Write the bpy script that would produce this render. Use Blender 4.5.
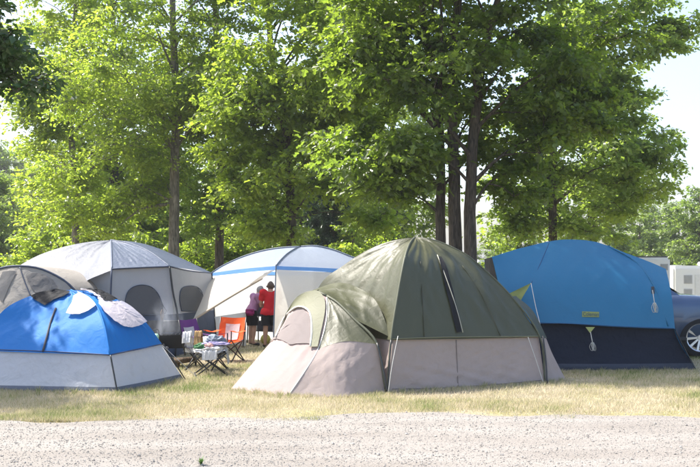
import bpy, bmesh, math, random
import numpy as np
from mathutils import Vector, Matrix, noise
from mathutils.bvhtree import BVHTree

R = math.radians
random.seed(7)
for o in list(bpy.data.objects):
    bpy.data.objects.remove(o)
SC = bpy.context.scene
COL = SC.collection

# ------------------------------------------------------------------ camera
EYE = 1.6
FPX = 700 * 50 / 36.0
cam_d = bpy.data.cameras.new('camera')
cam_d.lens = 50
cam_d.sensor_width = 36
cam_d.shift_y = 36.5 / 700
cam_d.clip_end = 3000
cam = bpy.data.objects.new('camera', cam_d)
cam.location = (0, 0, EYE)
cam.rotation_euler = (R(90), 0, 0)
COL.objects.link(cam)
SC.camera = cam

# ------------------------------------------------------------------ sky, sun, exposure
SUN_EL = 57.0
SUN_H = Vector((-0.92, 0.40, 0)).normalized()
SUN_V = Vector((SUN_H.x * math.cos(R(SUN_EL)), SUN_H.y * math.cos(R(SUN_EL)), math.sin(R(SUN_EL))))
w = bpy.data.worlds.new('World')
SC.world = w
w.use_nodes = True
nt = w.node_tree
nt.nodes.clear()
sky = nt.nodes.new('ShaderNodeTexSky')
sky.sky_type = 'NISHITA'
sky.sun_disc = False
sky.sun_elevation = R(SUN_EL)
sky.sun_rotation = math.atan2(SUN_H.x, SUN_H.y)
sky.air_density = 1.0
sky.dust_density = 3.5
sky.ozone_density = 1.0
bg = nt.nodes.new('ShaderNodeBackground')
bg.inputs['Strength'].default_value = 0.148
wo = nt.nodes.new('ShaderNodeOutputWorld')
nt.links.new(sky.outputs[0], bg.inputs['Color'])
nt.links.new(bg.outputs[0], wo.inputs['Surface'])
sd = bpy.data.lights.new('sun', 'SUN')
sd.energy = 4.2
sd.angle = R(0.53)
sd.color = (1.0, 0.95, 0.87)
so = bpy.data.objects.new('sun', sd)
so.rotation_euler = SUN_V.to_track_quat('Z', 'Y').to_euler()
so.location = SUN_V * 60
COL.objects.link(so)
SC.view_settings.view_transform = 'Standard'
SC.view_settings.look = 'None'
SC.view_settings.gamma = 1
SC.view_settings.exposure = 1.38
SC.render.engine = 'CYCLES'
SC.cycles.use_denoising = True
SC.cycles.denoising_prefilter = 'NONE'
SC.cycles.max_bounces = 10
SC.cycles.transparent_max_bounces = 16
SC.cycles.volume_bounces = 0


def A(px, py, Y):
    """a point seen at photo position px, py that stands Y metres away"""
    return Vector(((px - 350) / FPX * Y, Y, EYE + (270 - py) / FPX * Y))


# ------------------------------------------------------------------ materials
MATS = {}


def new_mat(name):
    m = bpy.data.materials.new(name)
    m.use_nodes = True
    m.node_tree.nodes.clear()
    return m, m.node_tree


def N(nt, t, **kw):
    n = nt.nodes.new(t)
    for k, v in kw.items():
        if k in n.inputs:
            n.inputs[k].default_value = v
        else:
            setattr(n, k, v)
    return n


def c4(c):
    return (c[0], c[1], c[2], 1)


def simple(name, col, rough=0.6, metal=0.0, var=0.12, scale=8, bump=0.0, spec=0.5, coat=0.0):
    if name in MATS:
        return MATS[name]
    m, t = new_mat(name)
    out = N(t, 'ShaderNodeOutputMaterial')
    p = N(t, 'ShaderNodeBsdfPrincipled', Roughness=rough, Metallic=metal)
    p.inputs['Specular IOR Level'].default_value = spec
    p.inputs['Coat Weight'].default_value = coat
    tc = N(t, 'ShaderNodeTexCoord')
    ns = N(t, 'ShaderNodeTexNoise', Scale=scale, Detail=5.0)
    t.links.new(tc.outputs['Object'], ns.inputs['Vector'])
    mx = N(t, 'ShaderNodeMix', data_type='RGBA')
    mx.inputs[6].default_value = c4([x * (1 - var) for x in col])
    mx.inputs[7].default_value = c4([min(1, x * (1 + var)) for x in col])
    t.links.new(ns.outputs[0], mx.inputs[0])
    t.links.new(mx.outputs[2], p.inputs['Base Color'])
    if bump:
        b = N(t, 'ShaderNodeBump', Strength=bump, Distance=0.02)
        t.links.new(ns.outputs[0], b.inputs['Height'])
        t.links.new(b.outputs[0], p.inputs['Normal'])
    t.links.new(p.outputs[0], out.inputs[0])
    MATS[name] = m
    return m


def fabric(name, col, trans=0.25, rough=0.75, bump=0.25, var=0.1, spec=0.3, alpha=1.0, tcol=None, fine=90.0, dirt=0.0):
    """thin tent cloth: reflects, lets part of the light through, weave and crease relief"""
    if name in MATS:
        return MATS[name]
    m, t = new_mat(name)
    out = N(t, 'ShaderNodeOutputMaterial')
    p = N(t, 'ShaderNodeBsdfPrincipled', Roughness=rough)
    p.inputs['Specular IOR Level'].default_value = spec
    tr = N(t, 'ShaderNodeBsdfTranslucent')
    tc = N(t, 'ShaderNodeTexCoord')
    n1 = N(t, 'ShaderNodeTexNoise', Scale=2.2, Detail=6.0, Roughness=0.6)
    n2 = N(t, 'ShaderNodeTexNoise', Scale=7.0, Detail=4.0, Distortion=1.4)
    n3 = N(t, 'ShaderNodeTexNoise', Scale=fine, Detail=2.0)
    for n in (n1, n2, n3):
        t.links.new(tc.outputs['Object'], n.inputs['Vector'])
    mx = N(t, 'ShaderNodeMix', data_type='RGBA')
    mx.inputs[6].default_value = c4([x * (1 - var) for x in col])
    mx.inputs[7].default_value = c4([min(1, x * (1 + var)) for x in col])
    t.links.new(n1.outputs[0], mx.inputs[0])
    colo = mx.outputs[2]
    if dirt:
        mx2 = N(t, 'ShaderNodeMix', data_type='RGBA')
        mx2.inputs[7].default_value = (0.30, 0.24, 0.17, 1)
        rp = N(t, 'ShaderNodeMapRange')
        rp.inputs['From Min'].default_value = 0.52
        rp.inputs['From Max'].default_value = 0.75
        rp.inputs['To Max'].default_value = dirt
        t.links.new(n2.outputs[0], rp.inputs['Value'])
        t.links.new(rp.outputs[0], mx2.inputs[0])
        t.links.new(colo, mx2.inputs[6])
        colo = mx2.outputs[2]
    t.links.new(colo, p.inputs['Base Color'])
    if tcol:
        tr.inputs['Color'].default_value = c4(tcol)
    else:
        t.links.new(colo, tr.inputs['Color'])
    ad = N(t, 'ShaderNodeMath', operation='MULTIPLY_ADD')
    ad.inputs[1].default_value = 1.0
    m3 = N(t, 'ShaderNodeMath', operation='MULTIPLY')
    m3.inputs[1].default_value = 0.08
    t.links.new(n3.outputs[0], m3.inputs[0])
    t.links.new(n2.outputs[0], ad.inputs[0])
    t.links.new(m3.outputs[0], ad.inputs[2])
    b = N(t, 'ShaderNodeBump', Strength=bump, Distance=0.05)
    t.links.new(ad.outputs[0], b.inputs['Height'])
    t.links.new(b.outputs[0], p.inputs['Normal'])
    t.links.new(b.outputs[0], tr.inputs['Normal'])
    mix = N(t, 'ShaderNodeMixShader', Fac=trans)
    t.links.new(p.outputs[0], mix.inputs[1])
    t.links.new(tr.outputs[0], mix.inputs[2])
    last = mix.outputs[0]
    if alpha < 1:
        tp = N(t, 'ShaderNodeBsdfTransparent')
        m2 = N(t, 'ShaderNodeMixShader', Fac=alpha)
        t.links.new(tp.outputs[0], m2.inputs[1])
        t.links.new(last, m2.inputs[2])
        last = m2.outputs[0]
    t.links.new(last, out.inputs[0])
    MATS[name] = m
    return m


def leaf_mat(name, c_lo, c_hi, trans=0.5, tl=(1.0, 1.0, 1.0)):
    m, t = new_mat(name)
    out = N(t, 'ShaderNodeOutputMaterial')
    at = N(t, 'ShaderNodeAttribute', attribute_name='tone')
    mx = N(t, 'ShaderNodeMix', data_type='RGBA')
    mx.inputs[6].default_value = c4(c_lo)
    mx.inputs[7].default_value = c4(c_hi)
    t.links.new(at.outputs['Fac'], mx.inputs[0])
    p = N(t, 'ShaderNodeBsdfPrincipled', Roughness=0.38)
    p.inputs['Specular IOR Level'].default_value = 0.75
    t.links.new(mx.outputs[2], p.inputs['Base Color'])
    tr = N(t, 'ShaderNodeBsdfTranslucent')
    mu = N(t, 'ShaderNodeMix', data_type='RGBA', blend_type='MULTIPLY')
    mu.inputs[0].default_value = 1
    mu.inputs[7].default_value = c4(tl)
    t.links.new(mx.outputs[2], mu.inputs[6])
    t.links.new(mu.outputs[2], tr.inputs['Color'])
    mix = N(t, 'ShaderNodeMixShader', Fac=trans)
    t.links.new(p.outputs[0], mix.inputs[1])
    t.links.new(tr.outputs[0], mix.inputs[2])
    t.links.new(mix.outputs[0], out.inputs[0])
    MATS[name] = m
    return m


def bark_mat(name, c1, c2):
    m, t = new_mat(name)
    out = N(t, 'ShaderNodeOutputMaterial')
    p = N(t, 'ShaderNodeBsdfPrincipled', Roughness=0.9)
    tc = N(t, 'ShaderNodeTexCoord')
    mp = N(t, 'ShaderNodeMapping')
    mp.inputs['Scale'].default_value = (1, 1, 0.16)
    n1 = N(t, 'ShaderNodeTexNoise', Scale=26.0, Detail=7.0, Distortion=0.6)
    n2 = N(t, 'ShaderNodeTexNoise', Scale=3.0, Detail=3.0)
    t.links.new(tc.outputs['Object'], mp.inputs['Vector'])
    t.links.new(mp.outputs[0], n1.inputs['Vector'])
    t.links.new(tc.outputs['Object'], n2.inputs['Vector'])
    rp = N(t, 'ShaderNodeValToRGB')
    rp.color_ramp.elements[0].position = 0.35
    rp.color_ramp.elements[0].color = c4(c1)
    rp.color_ramp.elements[1].position = 0.68
    rp.color_ramp.elements[1].color = c4(c2)
    t.links.new(n1.outputs[0], rp.inputs[0])
    mx = N(t, 'ShaderNodeMix', data_type='RGBA', blend_type='MULTIPLY')
    mx.inputs[0].default_value = 0.5
    t.links.new(rp.outputs[0], mx.inputs[6])
    t.links.new(n2.outputs[0], mx.inputs[7])
    t.links.new(mx.outputs[2], p.inputs['Base Color'])
    b = N(t, 'ShaderNodeBump', Strength=0.9, Distance=0.03)
    t.links.new(n1.outputs[0], b.inputs['Height'])
    t.links.new(b.outputs[0], p.inputs['Normal'])
    t.links.new(p.outputs[0], out.inputs[0])
    MATS[name] = m
    return m


# ------------------------------------------------------------------ object helpers
def tag(o, label=None, cat=None, group=None, kind=None):
    if label: o['label'] = label
    if cat: o['category'] = cat
    if group: o['group'] = group
    if kind: o['kind'] = kind
    return o


def empty(name, loc, label=None, cat=None, group=None, rz=0):
    o = bpy.data.objects.new(name, None)
    o.empty_display_size = 0.2
    o.location = loc
    o.rotation_euler = (0, 0, rz)
    COL.objects.link(o)
    return tag(o, label, cat, group)


def link(name, me, mat=None, parent=None, local=False):
    """one mesh object; world-space vertices unless local, kept in place under its parent"""
    o = bpy.data.objects.new(name, me)
    COL.objects.link(o)
    if mat:
        me.materials.clear()
        me.materials.append(mat)
    if parent:
        o.parent = parent
        if not local:
            mw = Matrix.Identity(4)
            p = parent
            while p:
                mw = (Matrix.Translation(p.location) @ p.rotation_euler.to_matrix().to_4x4()) @ mw
                p = p.parent
            me.transform(mw.inverted())
    return o


def mesh_np(name, V, F, smooth=True, tone=None):
    """V (n,3), F (m,k) arrays -> mesh"""
    V = np.asarray(V, dtype=np.float32)
    F = np.asarray(F, dtype=np.int32)
    me = bpy.data.meshes.new(name)
    me.vertices.add(len(V))
    me.vertices.foreach_set('co', V.ravel())
    k = F.shape[1]
    me.loops.add(F.size)
    me.loops.foreach_set('vertex_index', F.ravel())
    me.polygons.add(len(F))
    me.polygons.foreach_set('loop_start', np.arange(0, F.size, k, dtype=np.int32))
    me.polygons.foreach_set('loop_total', np.full(len(F), k, dtype=np.int32))
    me.polygons.foreach_set('use_smooth', np.full(len(F), smooth, dtype=bool))
    if tone is not None:
        a = me.attributes.new('tone', 'FLOAT', 'POINT')
        a.data.foreach_set('value', np.asarray(tone, dtype=np.float32))
    me.update(calc_edges=True)
    return me


class MB:
    """collects boxes, tubes and quads into one mesh"""
    def __init__(s):
        s.v = []; s.f = []

    def add(s, v, f):
        o = len(s.v)
        s.v += [tuple(x) for x in v]
        s.f += [tuple(i + o for i in q) for q in f]
        return s

    def box(s, c, d, rz=0.0, bev=0.0):
        bm = bmesh.new()
        bmesh.ops.create_cube(bm, size=1)
        for v in bm.verts:
            v.co = Vector((v.co.x * d[0], v.co.y * d[1], v.co.z * d[2]))
        if bev:
            bmesh.ops.bevel(bm, geom=bm.edges[:], offset=bev, segments=2, affect='EDGES')
        m = Matrix.Rotation(rz, 3, 'Z')
        vs = [m @ v.co + Vector(c) for v in bm.verts]
        bm.verts.index_update()
        fs = [[v.index for v in f.verts] for f in bm.faces]
        bm.free()
        return s.add(vs, fs)

    def tube(s, pts, r, n=8, cap=True):
        pts = [Vector(p) for p in pts]
        rs = r if isinstance(r, (list, tuple)) else [r] * len(pts)
        rings = []
        ref = None
        for i, p in enumerate(pts):
            d = (pts[min(i + 1, len(pts) - 1)] - pts[max(i - 1, 0)])
            if d.length < 1e-9: d = Vector((0, 0, 1))
            d.normalize()
            if ref is None:
                ref = d.orthogonal().normalized()
            x = (ref - d * ref.dot(d))
            if x.length < 1e-6: x = d.orthogonal()
            x.normalize(); ref = x
            y = d.cross(x)
            rings.append([p + (x * math.cos(2 * math.pi * k / n) + y * math.sin(2 * math.pi * k / n)) * rs[i] for k in range(n)])
        v = [q for ring in rings for q in ring]
        f = []
        for i in range(len(pts) - 1):
            for k in range(n):
                f.append((i * n + k, i * n + (k + 1) % n, (i + 1) * n + (k + 1) % n, (i + 1) * n + k))
        if cap:
            f.append(tuple(range(n))[::-1])
            f.append(tuple((len(pts) - 1) * n + k for k in range(n)))
        return s.add(v, f)

    def lathe(s, prof, c, n=20, axis='Z'):
        v = []; f = []
        for (r, h) in prof:
            for k in range(n):
                a = 2 * math.pi * k / n
                if axis == 'Z': q = (r * math.cos(a), r * math.sin(a), h)
                elif axis == 'Y': q = (r * math.cos(a), h, r * math.sin(a))
                else: q = (h, r * math.cos(a), r * math.sin(a))
                v.append(Vector(q) + Vector(c))
        for i in range(len(prof) - 1):
            for k in range(n):
                f.append((i * n + k, i * n + (k + 1) % n, (i + 1) * n + (k + 1) % n, (i + 1) * n + k))
        return s.add(v, f)

    def mesh(s, name, smooth=False):
        me = bpy.data.meshes.new(name)
        me.from_pydata(s.v, [], s.f)
        if smooth:
            me.polygons.foreach_set('use_smooth', np.full(len(me.polygons), True))
        me.update()
        return me

    def build(s, name, mat, parent=None, smooth=False, local=False):
        return link(name, s.mesh(name, smooth), mat, parent, local)


def crv(P, n):
    """Catmull-Rom through points, resampled evenly"""
    P = [Vector(p) for p in P]
    if len(P) == 1:
        return np.array([P[0]] * n, dtype=float)
    if len(P) == 2:
        return np.array([P[0].lerp(P[1], i / (n - 1)) for i in range(n)], dtype=float)
    Q = [P[0] * 2 - P[1]] + P + [P[-1] * 2 - P[-2]]
    out = []
    for i in range(1, len(Q) - 2):
        a, b, c, d = Q[i - 1:i + 3]
        for k in range(16):
            t = k / 16
            out.append(0.5 * ((2 * b) + (c - a) * t + (2 * a - 5 * b + 4 * c - d) * t * t + (3 * b - a - 3 * c + d) * t ** 3))
    out.append(P[-1])
    D = np.array(out, dtype=float)
    L = np.concatenate([[0], np.cumsum(np.linalg.norm(np.diff(D, axis=0), axis=1))])
    s = np.linspace(0, L[-1], n)
    return np.stack([np.interp(s, L, D[:, k]) for k in range(3)], 1)


class Panel:
    """a stretched piece of cloth between four edge curves"""
    def __init__(s, b, t, l, r, nu=28, nv=24, sag=0.02, wr=0.006, fu=5.0, fv=0.6, seed=0, keep=True, flip=False):
        rng = np.random.default_rng(seed + 11)
        cb, ct, cl, cr_ = crv(b, nu), crv(t, nu), crv(l, nv), crv(r, nv)
        u = np.linspace(0, 1, nu)[None, :, None]
        v = np.linspace(0, 1, nv)[:, None, None]
        P = (1 - v) * cb[None] + v * ct[None] + (1 - u) * cl[:, None] + u * cr_[:, None]
        P -= (1 - u) * (1 - v) * cb[0] + u * (1 - v) * cb[-1] + (1 - u) * v * ct[0] + u * v * ct[-1]
        nrm = s.normals(P)
        # outward = away from the camera-far side: panels are authored left to right as seen from outside
        if flip: nrm = -nrm
        U, W = u[..., 0] + 0 * v[..., 0], v[..., 0] + 0 * u[..., 0]
        e = np.clip(np.minimum(U, 1 - U) / 0.12, 0, 1) * np.clip(np.minimum(W, 1 - W) / 0.12 + 0.15, 0, 1)
        d = -sag * 16 * U * (1 - U) * W * (1 - W)
        f = np.zeros_like(d)
        for k in range(9):
            a, ph = rng.uniform(0.5, 1.6), rng.uniform(0, 6.28)
            q = rng.uniform(-1, 1) * fv
            wob = 0.35 * np.sin(2 * np.pi * (W * rng.uniform(0.5, 2.2) + rng.uniform(0, 1)))
            amp = (0.5 + 0.5 * np.sin(2 * np.pi * (W * rng.uniform(.4, 1.3) + U * rng.uniform(0, .8) + rng.uniform(0, 1))))
            sw = np.sin(2 * np.pi * fu * a * (U + q * W) + ph + wob)
            f += (1 - np.abs(sw)) ** 2.0 * amp * 0.75 / (0.4 + a)
        d = d + wr * (f - f.mean()) * e
        s.P = P + nrm * d[..., None]
        s.N = s.normals(s.P) * (-1 if flip else 1)
        s.nu, s.nv = nu, nv

    @staticmethod
    def normals(P):
        du = np.gradient(P, axis=1)
        dv = np.gradient(P, axis=0)
        n = np.cross(du, dv)
        L = np.linalg.norm(n, axis=2, keepdims=True)
        bad = L[..., 0] < 1e-9
        n = n / np.maximum(L, 1e-9)
        if bad.any():
            mean = n[~bad].mean(0)
            n[bad] = mean / np.linalg.norm(mean)
        return n

    def on(s, u, v, off=0.0):
        x = min(max(u, 0), 1) * (s.nu - 1); y = min(max(v, 0), 1) * (s.nv - 1)
        i, j = min(int(x), s.nu - 2), min(int(y), s.nv - 2)
        a, b = x - i, y - j
        f = lambda M: (M[j, i] * (1 - a) + M[j, i + 1] * a) * (1 - b) + (M[j + 1, i] * (1 - a) + M[j + 1, i + 1] * a) * b
        n = Vector(f(s.N)).normalized()
        return Vector(f(s.P)) + n * off

    def uv_of(s, px, py):
        """(u, v) of the cloth where it is seen at a photo position"""
        X = 350 + s.P[..., 0] / s.P[..., 1] * FPX
        Z = 270 - (s.P[..., 2] - EYE) / s.P[..., 1] * FPX
        D = (X - px) ** 2 + (Z - py) ** 2
        j, i = np.unravel_index(np.argmin(D), D.shape)
        best = (i, j)
        u, v = i / (s.nu - 1), j / (s.nv - 1)
        st = 0.5
        du, dv = 1 / (s.nu - 1), 1 / (s.nv - 1)
        def err(u, v):
            q = s.on(u, v)
            return (350 + q.x / q.y * FPX - px) ** 2 + (270 - (q.z - EYE) / q.y * FPX - py) ** 2
        for k in range(14):
            c = [(u + a * du * st, v + b * dv * st) for a in (-1, 0, 1) for b in (-1, 0, 1)]
            c = [(min(max(a, 0), 1), min(max(b, 0), 1)) for a, b in c]
            u, v = min(c, key=lambda q: err(*q))
            st *= 0.75
        return u, v

    def build(s, name, mat, parent, label=None):
        idx = np.arange(s.nu * s.nv).reshape(s.nv, s.nu)
        F = np.stack([idx[:-1, :-1], idx[:-1, 1:], idx[1:, 1:], idx[1:, :-1]], -1).reshape(-1, 4)
        me = mesh_np(name, s.P.reshape(-1, 3), F)
        o = link(name, me, mat, parent)
        if label: o['label'] = label
        return o

    def patch(s, outline_uv, off=0.012, rings=5, sub=6):
        """mesh of a piece of cloth lying on this panel, from its outline in (u, v)"""
        O = []
        n = len(outline_uv)
        for i in range(n):
            a, b = outline_uv[i], outline_uv[(i + 1) % n]
            for k in range(sub):
                t = k / sub
                O.append((a[0] + (b[0] - a[0]) * t, a[1] + (b[1] - a[1]) * t))
        c = (sum(p[0] for p in O) / len(O), sum(p[1] for p in O) / len(O))
        v = [s.on(c[0], c[1], off)]
        for q in range(1, rings + 1):
            t = q / rings
            v += [s.on(c[0] + (p[0] - c[0]) * t, c[1] + (p[1] - c[1]) * t, off) for p in O]
        m = len(O)
        f = [(0, 1 + k, 1 + (k + 1) % m) for k in range(m)]
        for q in range(rings - 1):
            for k in range(m):
                f.append((1 + q * m + k, 1 + (q + 1) * m + k, 1 + (q + 1) * m + (k + 1) % m, 1 + q * m + (k + 1) % m))
        return MB().add(v, f)

    def line(s, uvs, off=0.008, n=14):
        P = [s.on(u, v, off) for u, v in uvs]
        return [Vector(p) for p in crv(P, n)]


def piece(panel, pts, name, mat, parent, off=0.012, label=None):
    uv = [panel.uv_of(*p) for p in pts]
    o = panel.patch(uv, off).build(name, mat, parent, smooth=True)
    if label: o['label'] = label
    return o


def seam(panel, pts, name, mat, parent, r=0.006, off=0.006):
    uv = [panel.uv_of(*p) for p in pts]
    return MB().tube(panel.line(uv, off), r, 6).build(name, mat, parent, smooth=True)


def line3(pts, name, mat, parent, r=0.005, n=12, sides=6):
    return MB().tube([Vector(p) for p in crv(pts, n)], r, sides).build(name, mat, parent, smooth=True)


# ------------------------------------------------------------------ the ground
def ground_z(x, y):
    t = min(max((y - 23) / 30, 0), 1)
    t = t * t * (3 - 2 * t)
    return -1.15 * t


def gravel_edge(x):
    return 10.6 + 0.20 * math.sin(x * 0.9 + 1) + 0.10 * math.sin(x * 2.7) + 0.06 * math.sin(x * 5.3 + 2) + 0.035 * x


def gravel_z(x, y):
    return 0.008 + 0.006 * noise.noise((x, y, 3)) + 0.003 * math.cos((y - 8.3) * 2 * math.pi / 1.5)


def build_ground():
    ys = list(np.arange(-30, 4, 4)) + list(np.arange(4, 24, 0.5)) + list(np.arange(24, 60, 1.5)) + [70, 90, 120, 200, 400, 900]
    xs = [-900, -400, -150, -80, -40, -25] + list(np.arange(-18, 18.1, 0.6)) + [25, 40, 80, 150, 400, 900]
    V = [(x, y, ground_z(x, y) + (0.012 * noise.noise((x * .7, y * .7, 0)) - 0.012 if 4 < y < 60 else -0.012)) for y in ys for x in xs]
    nx = len(xs)
    F = [(j * nx + i, j * nx + i + 1, (j + 1) * nx + i + 1, (j + 1) * nx + i) for j in range(len(ys) - 1) for i in range(nx - 1)]
    m, t = new_mat('dry lawn')
    out = N(t, 'ShaderNodeOutputMaterial')
    p = N(t, 'ShaderNodeBsdfPrincipled', Roughness=0.95)
    p.inputs['Specular IOR Level'].default_value = 0.1
    tc = N(t, 'ShaderNodeTexCoord')
    n1 = N(t, 'ShaderNodeTexNoise', Scale=0.9, Detail=6.0, Roughness=0.65)
    n2 = N(t, 'ShaderNodeTexNoise', Scale=30.0, Detail=6.0)
    for n in (n1, n2): t.links.new(tc.outputs['Object'], n.inputs['Vector'])
    r1 = N(t, 'ShaderNodeValToRGB')
    e = r1.color_ramp.elements
    e[0].position = 0.36; e[0].color = (0.26, 0.25, 0.11, 1)
    e[1].position = 0.60; e[1].color = (0.35, 0.31, 0.235, 1)
    t.links.new(n1.outputs[0], r1.inputs[0])
    r2 = N(t, 'ShaderNodeValToRGB')
    e = r2.color_ramp.elements
    e[0].position = 0.3; e[0].color = (0.5, 0.45, 0.4, 1)
    e[1].position = 0.7; e[1].color = (1, 1, 1, 1)
    t.links.new(n2.outputs[0], r2.inputs[0])
    mx = N(t, 'ShaderNodeMix', data_type='RGBA', blend_type='MULTIPLY')
    mx.inputs[0].default_value = 0.8
    t.links.new(r1.outputs[0], mx.inputs[6]); t.links.new(r2.outputs[0], mx.inputs[7])
    t.links.new(mx.outputs[2], p.inputs['Base Color'])
    b = N(t, 'ShaderNodeBump', Strength=0.7, Distance=0.02)
    t.links.new(n2.outputs[0], b.inputs['Height']); t.links.new(b.outputs[0], p.inputs['Normal'])
    t.links.new(p.outputs[0], out.inputs[0])
    g = link('ground', mesh_np('ground', V, F), m)
    tag(g, kind='structure')

    # gravel track along the front
    m, t = new_mat('gravel')
    out = N(t, 'ShaderNodeOutputMaterial')
    p = N(t, 'ShaderNodeBsdfPrincipled', Roughness=0.95)
    p.inputs['Specular IOR Level'].default_value = 0.15
    tc = N(t, 'ShaderNodeTexCoord')
    mp = N(t, 'ShaderNodeMapping'); mp.inputs['Scale'].default_value = (0.35, 1.6, 1)
    n1 = N(t, 'ShaderNodeTexNoise', Scale=1.3, Detail=5.0)
    n2 = N(t, 'ShaderNodeTexNoise', Scale=70.0, Detail=5.0, Roughness=0.7)
    vo = N(t, 'ShaderNodeTexVoronoi', Scale=55.0)
    t.links.new(tc.outputs['Object'], mp.inputs['Vector'])
    t.links.new(mp.outputs[0], n1.inputs['Vector'])
    for n in (n2, vo): t.links.new(tc.outputs['Object'], n.inputs['Vector'])
    r1 = N(t, 'ShaderNodeValToRGB')
    e = r1.color_ramp.elements
    e[0].position = 0.35; e[0].color = (0.215, 0.198, 0.18, 1)
    e[1].position = 0.65; e[1].color = (0.265, 0.25, 0.232, 1)
    t.links.new(n1.outputs[0], r1.inputs[0])
    r2 = N(t, 'ShaderNodeValToRGB')
    e = r2.color_ramp.elements
    e[0].position = 0.30; e[0].color = (0.55, 0.53, 0.52, 1)
    e[1].position = 0.55; e[1].color = (1, 1, 1, 1)
    t.links.new(n2.outputs[0], r2.inputs[0])
    mx = N(t, 'ShaderNodeMix', data_type='RGBA', blend_type='MULTIPLY'); mx.inputs[0].default_value = 0.9
    t.links.new(r1.outputs[0], mx.inputs[6]); t.links.new(r2.outputs[0], mx.inputs[7])
    t.links.new(mx.outputs[2], p.inputs['Base Color'])
    b = N(t, 'ShaderNodeBump', Strength=0.45, Distance=0.01)
    t.links.new(vo.outputs['Distance'], b.inputs['Height']); t.links.new(b.outputs[0], p.inputs['Normal'])
    t.links.new(p.outputs[0], out.inputs[0])
    xs = np.arange(-40, 40.1, 0.25)
    ys_n = 34
    V = []; F = []
    for x in xs:
        e = gravel_edge(x) + 0.06 * noise.noise((x * 5, 1, 0)) + 0.12 * noise.noise((x * 1.3, 7, 0))
        for j in range(ys_n):
            y = 2.0 + (e - 2.0) * j / (ys_n - 1)
            V.append((x, y, gravel_z(x, y) - (.004 if j == ys_n - 1 else 0)))
    for i in range(len(xs) - 1):
        for j in range(ys_n - 1):
            a = i * ys_n + j
            F.append((a, a + ys_n, a + ys_n + 1, a + 1))
    tag(link('gravel_road', mesh_np('gravel_road', V, F), m), kind='structure')

    # loose stones
    rng = np.random.default_rng(5)
    n = 33000
    y = rng.uniform(7.3, 11.0, n); x = rng.uniform(-0.53, 0.53, n) * y
    edge = np.array([gravel_edge(a) for a in x])
    keep = y < edge + rng.normal(0, 0.22, n)
    x, y = x[keep], y[keep]; n = len(x)
    s = np.exp(rng.normal(-5.35, 0.42, n)); s = np.clip(s, 0.002, 0.018)
    T = np.array([(1, 0, 0), (0, 1, 0), (-1, 0, 0), (0, -1, 0), (0, 0, .7), (0, 0, -.5)], float)
    TF = np.array([(0, 1, 4), (1, 2, 4), (2, 3, 4), (3, 0, 4), (1, 0, 5), (2, 1, 5), (3, 2, 5), (0, 3, 5)])
    gz = np.array([gravel_z(p_, q_) for p_, q_ in zip(x, y)])
    V = T[None] * s[:, None, None] * rng.uniform(0.65, 1.35, (n, 6, 1))
    a = rng.uniform(0, 6.28, n)
    ca, sa = np.cos(a)[:, None], np.sin(a)[:, None]
    V = np.stack([V[..., 0] * ca - V[..., 1] * sa + x[:, None], V[..., 0] * sa + V[..., 1] * ca + y[:, None], V[..., 2] + gz[:, None] + s[:, None] * .3], -1)
    F = (TF[None] + (np.arange(n) * 6)[:, None, None]).reshape(-1, 3)
    m, t = new_mat('stones')
    out = N(t, 'ShaderNodeOutputMaterial')
    p = N(t, 'ShaderNodeBsdfPrincipled', Roughness=0.9)
    at = N(t, 'ShaderNodeAttribute', attribute_name='tone')
    rp = N(t, 'ShaderNodeValToRGB')
    e = rp.color_ramp.elements
    e[0].color = (0.13, 0.122, 0.113, 1)
    e[1].color = (0.31, 0.295, 0.275, 1)
    e2 = rp.color_ramp.elements.new(0.3); e2.color = (0.205, 0.192, 0.178, 1)
    t.links.new(at.outputs['Fac'], rp.inputs[0]); t.links.new(rp.outputs[0], p.inputs['Base Color'])
    t.links.new(p.outputs[0], out.inputs[0])
    o = link('gravel_stones', mesh_np('gravel_stones', V.reshape(-1, 3), F, smooth=False, tone=np.repeat(rng.beta(2.2, 1.6, n), 6)), m)
    tag(o, 'small pale loose stones scattered over the gravel track', 'gravel', kind='stuff')

    # grass blades
    rng = np.random.default_rng(9)
    n = 430000
    yy = 10.3 + (rng.uniform(0, 1, n) ** 1.7) * 13.0
    xx = rng.uniform(-0.53, 0.53, n) * yy
    nz = np.array([noise.noise((a * 0.75, b * 0.9, 4.2)) + 0.5 * noise.noise((a * 2.6, b * 2.6, 1.7)) for a, b in zip(xx, yy)])
    edge = np.array([gravel_edge(a) for a in xx])
    fade = np.clip((yy - edge + 0.22 + 0.75 * nz) / 0.75, 0, 1) ** 1.5
    keep = rng.uniform(0, 1, n) < fade * np.clip(0.75 + 0.6 * nz, 0.25, 1)
    xx, yy, nz = xx[keep], yy[keep], nz[keep]; n = len(xx)
    h = rng.uniform(0.018, 0.05, n) * (1 + 0.5 * np.clip(nz, -0.6, 1))
    tall = rng.uniform(0, 1, n) < 0.012
    h[tall] *= 1.9
    wd = rng.uniform(0.0022, 0.0045, n) * (yy / 11)
    hems = [((230, 390), (288, 396)), ((288, 396), (387, 393)), ((387, 393), (545, 383)), ((545, 383), (566, 380)), ((-20, 391), (117, 393)), ((117, 393), (184, 379.5)), ((500, 371), (697, 370.5))]
    for (p0, p1) in hems:
        k = int(abs(p1[0] - p0[0]) * 26)
        t_ = rng.uniform(0, 1, k)
        hp, hy = p0[0] + (p1[0] - p0[0]) * t_, p0[1] + (p1[1] - p0[1]) * t_ + rng.gamma(1.2, .7, k)
        Yh = EYE * FPX / (hy - 270)
        xx = np.concatenate([xx, (hp - 350) / FPX * Yh]); yy = np.concatenate([yy, Yh])
        cl_ = np.array([noise.noise((q_ * .22, p0[0], 2.0)) for q_ in hp])
        h = np.concatenate([h, rng.uniform(.02, .06, k) * np.clip(1 + 1.5 * cl_, .35, 2)]); wd = np.concatenate([wd, rng.uniform(.0025, .0045, k)])
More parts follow.
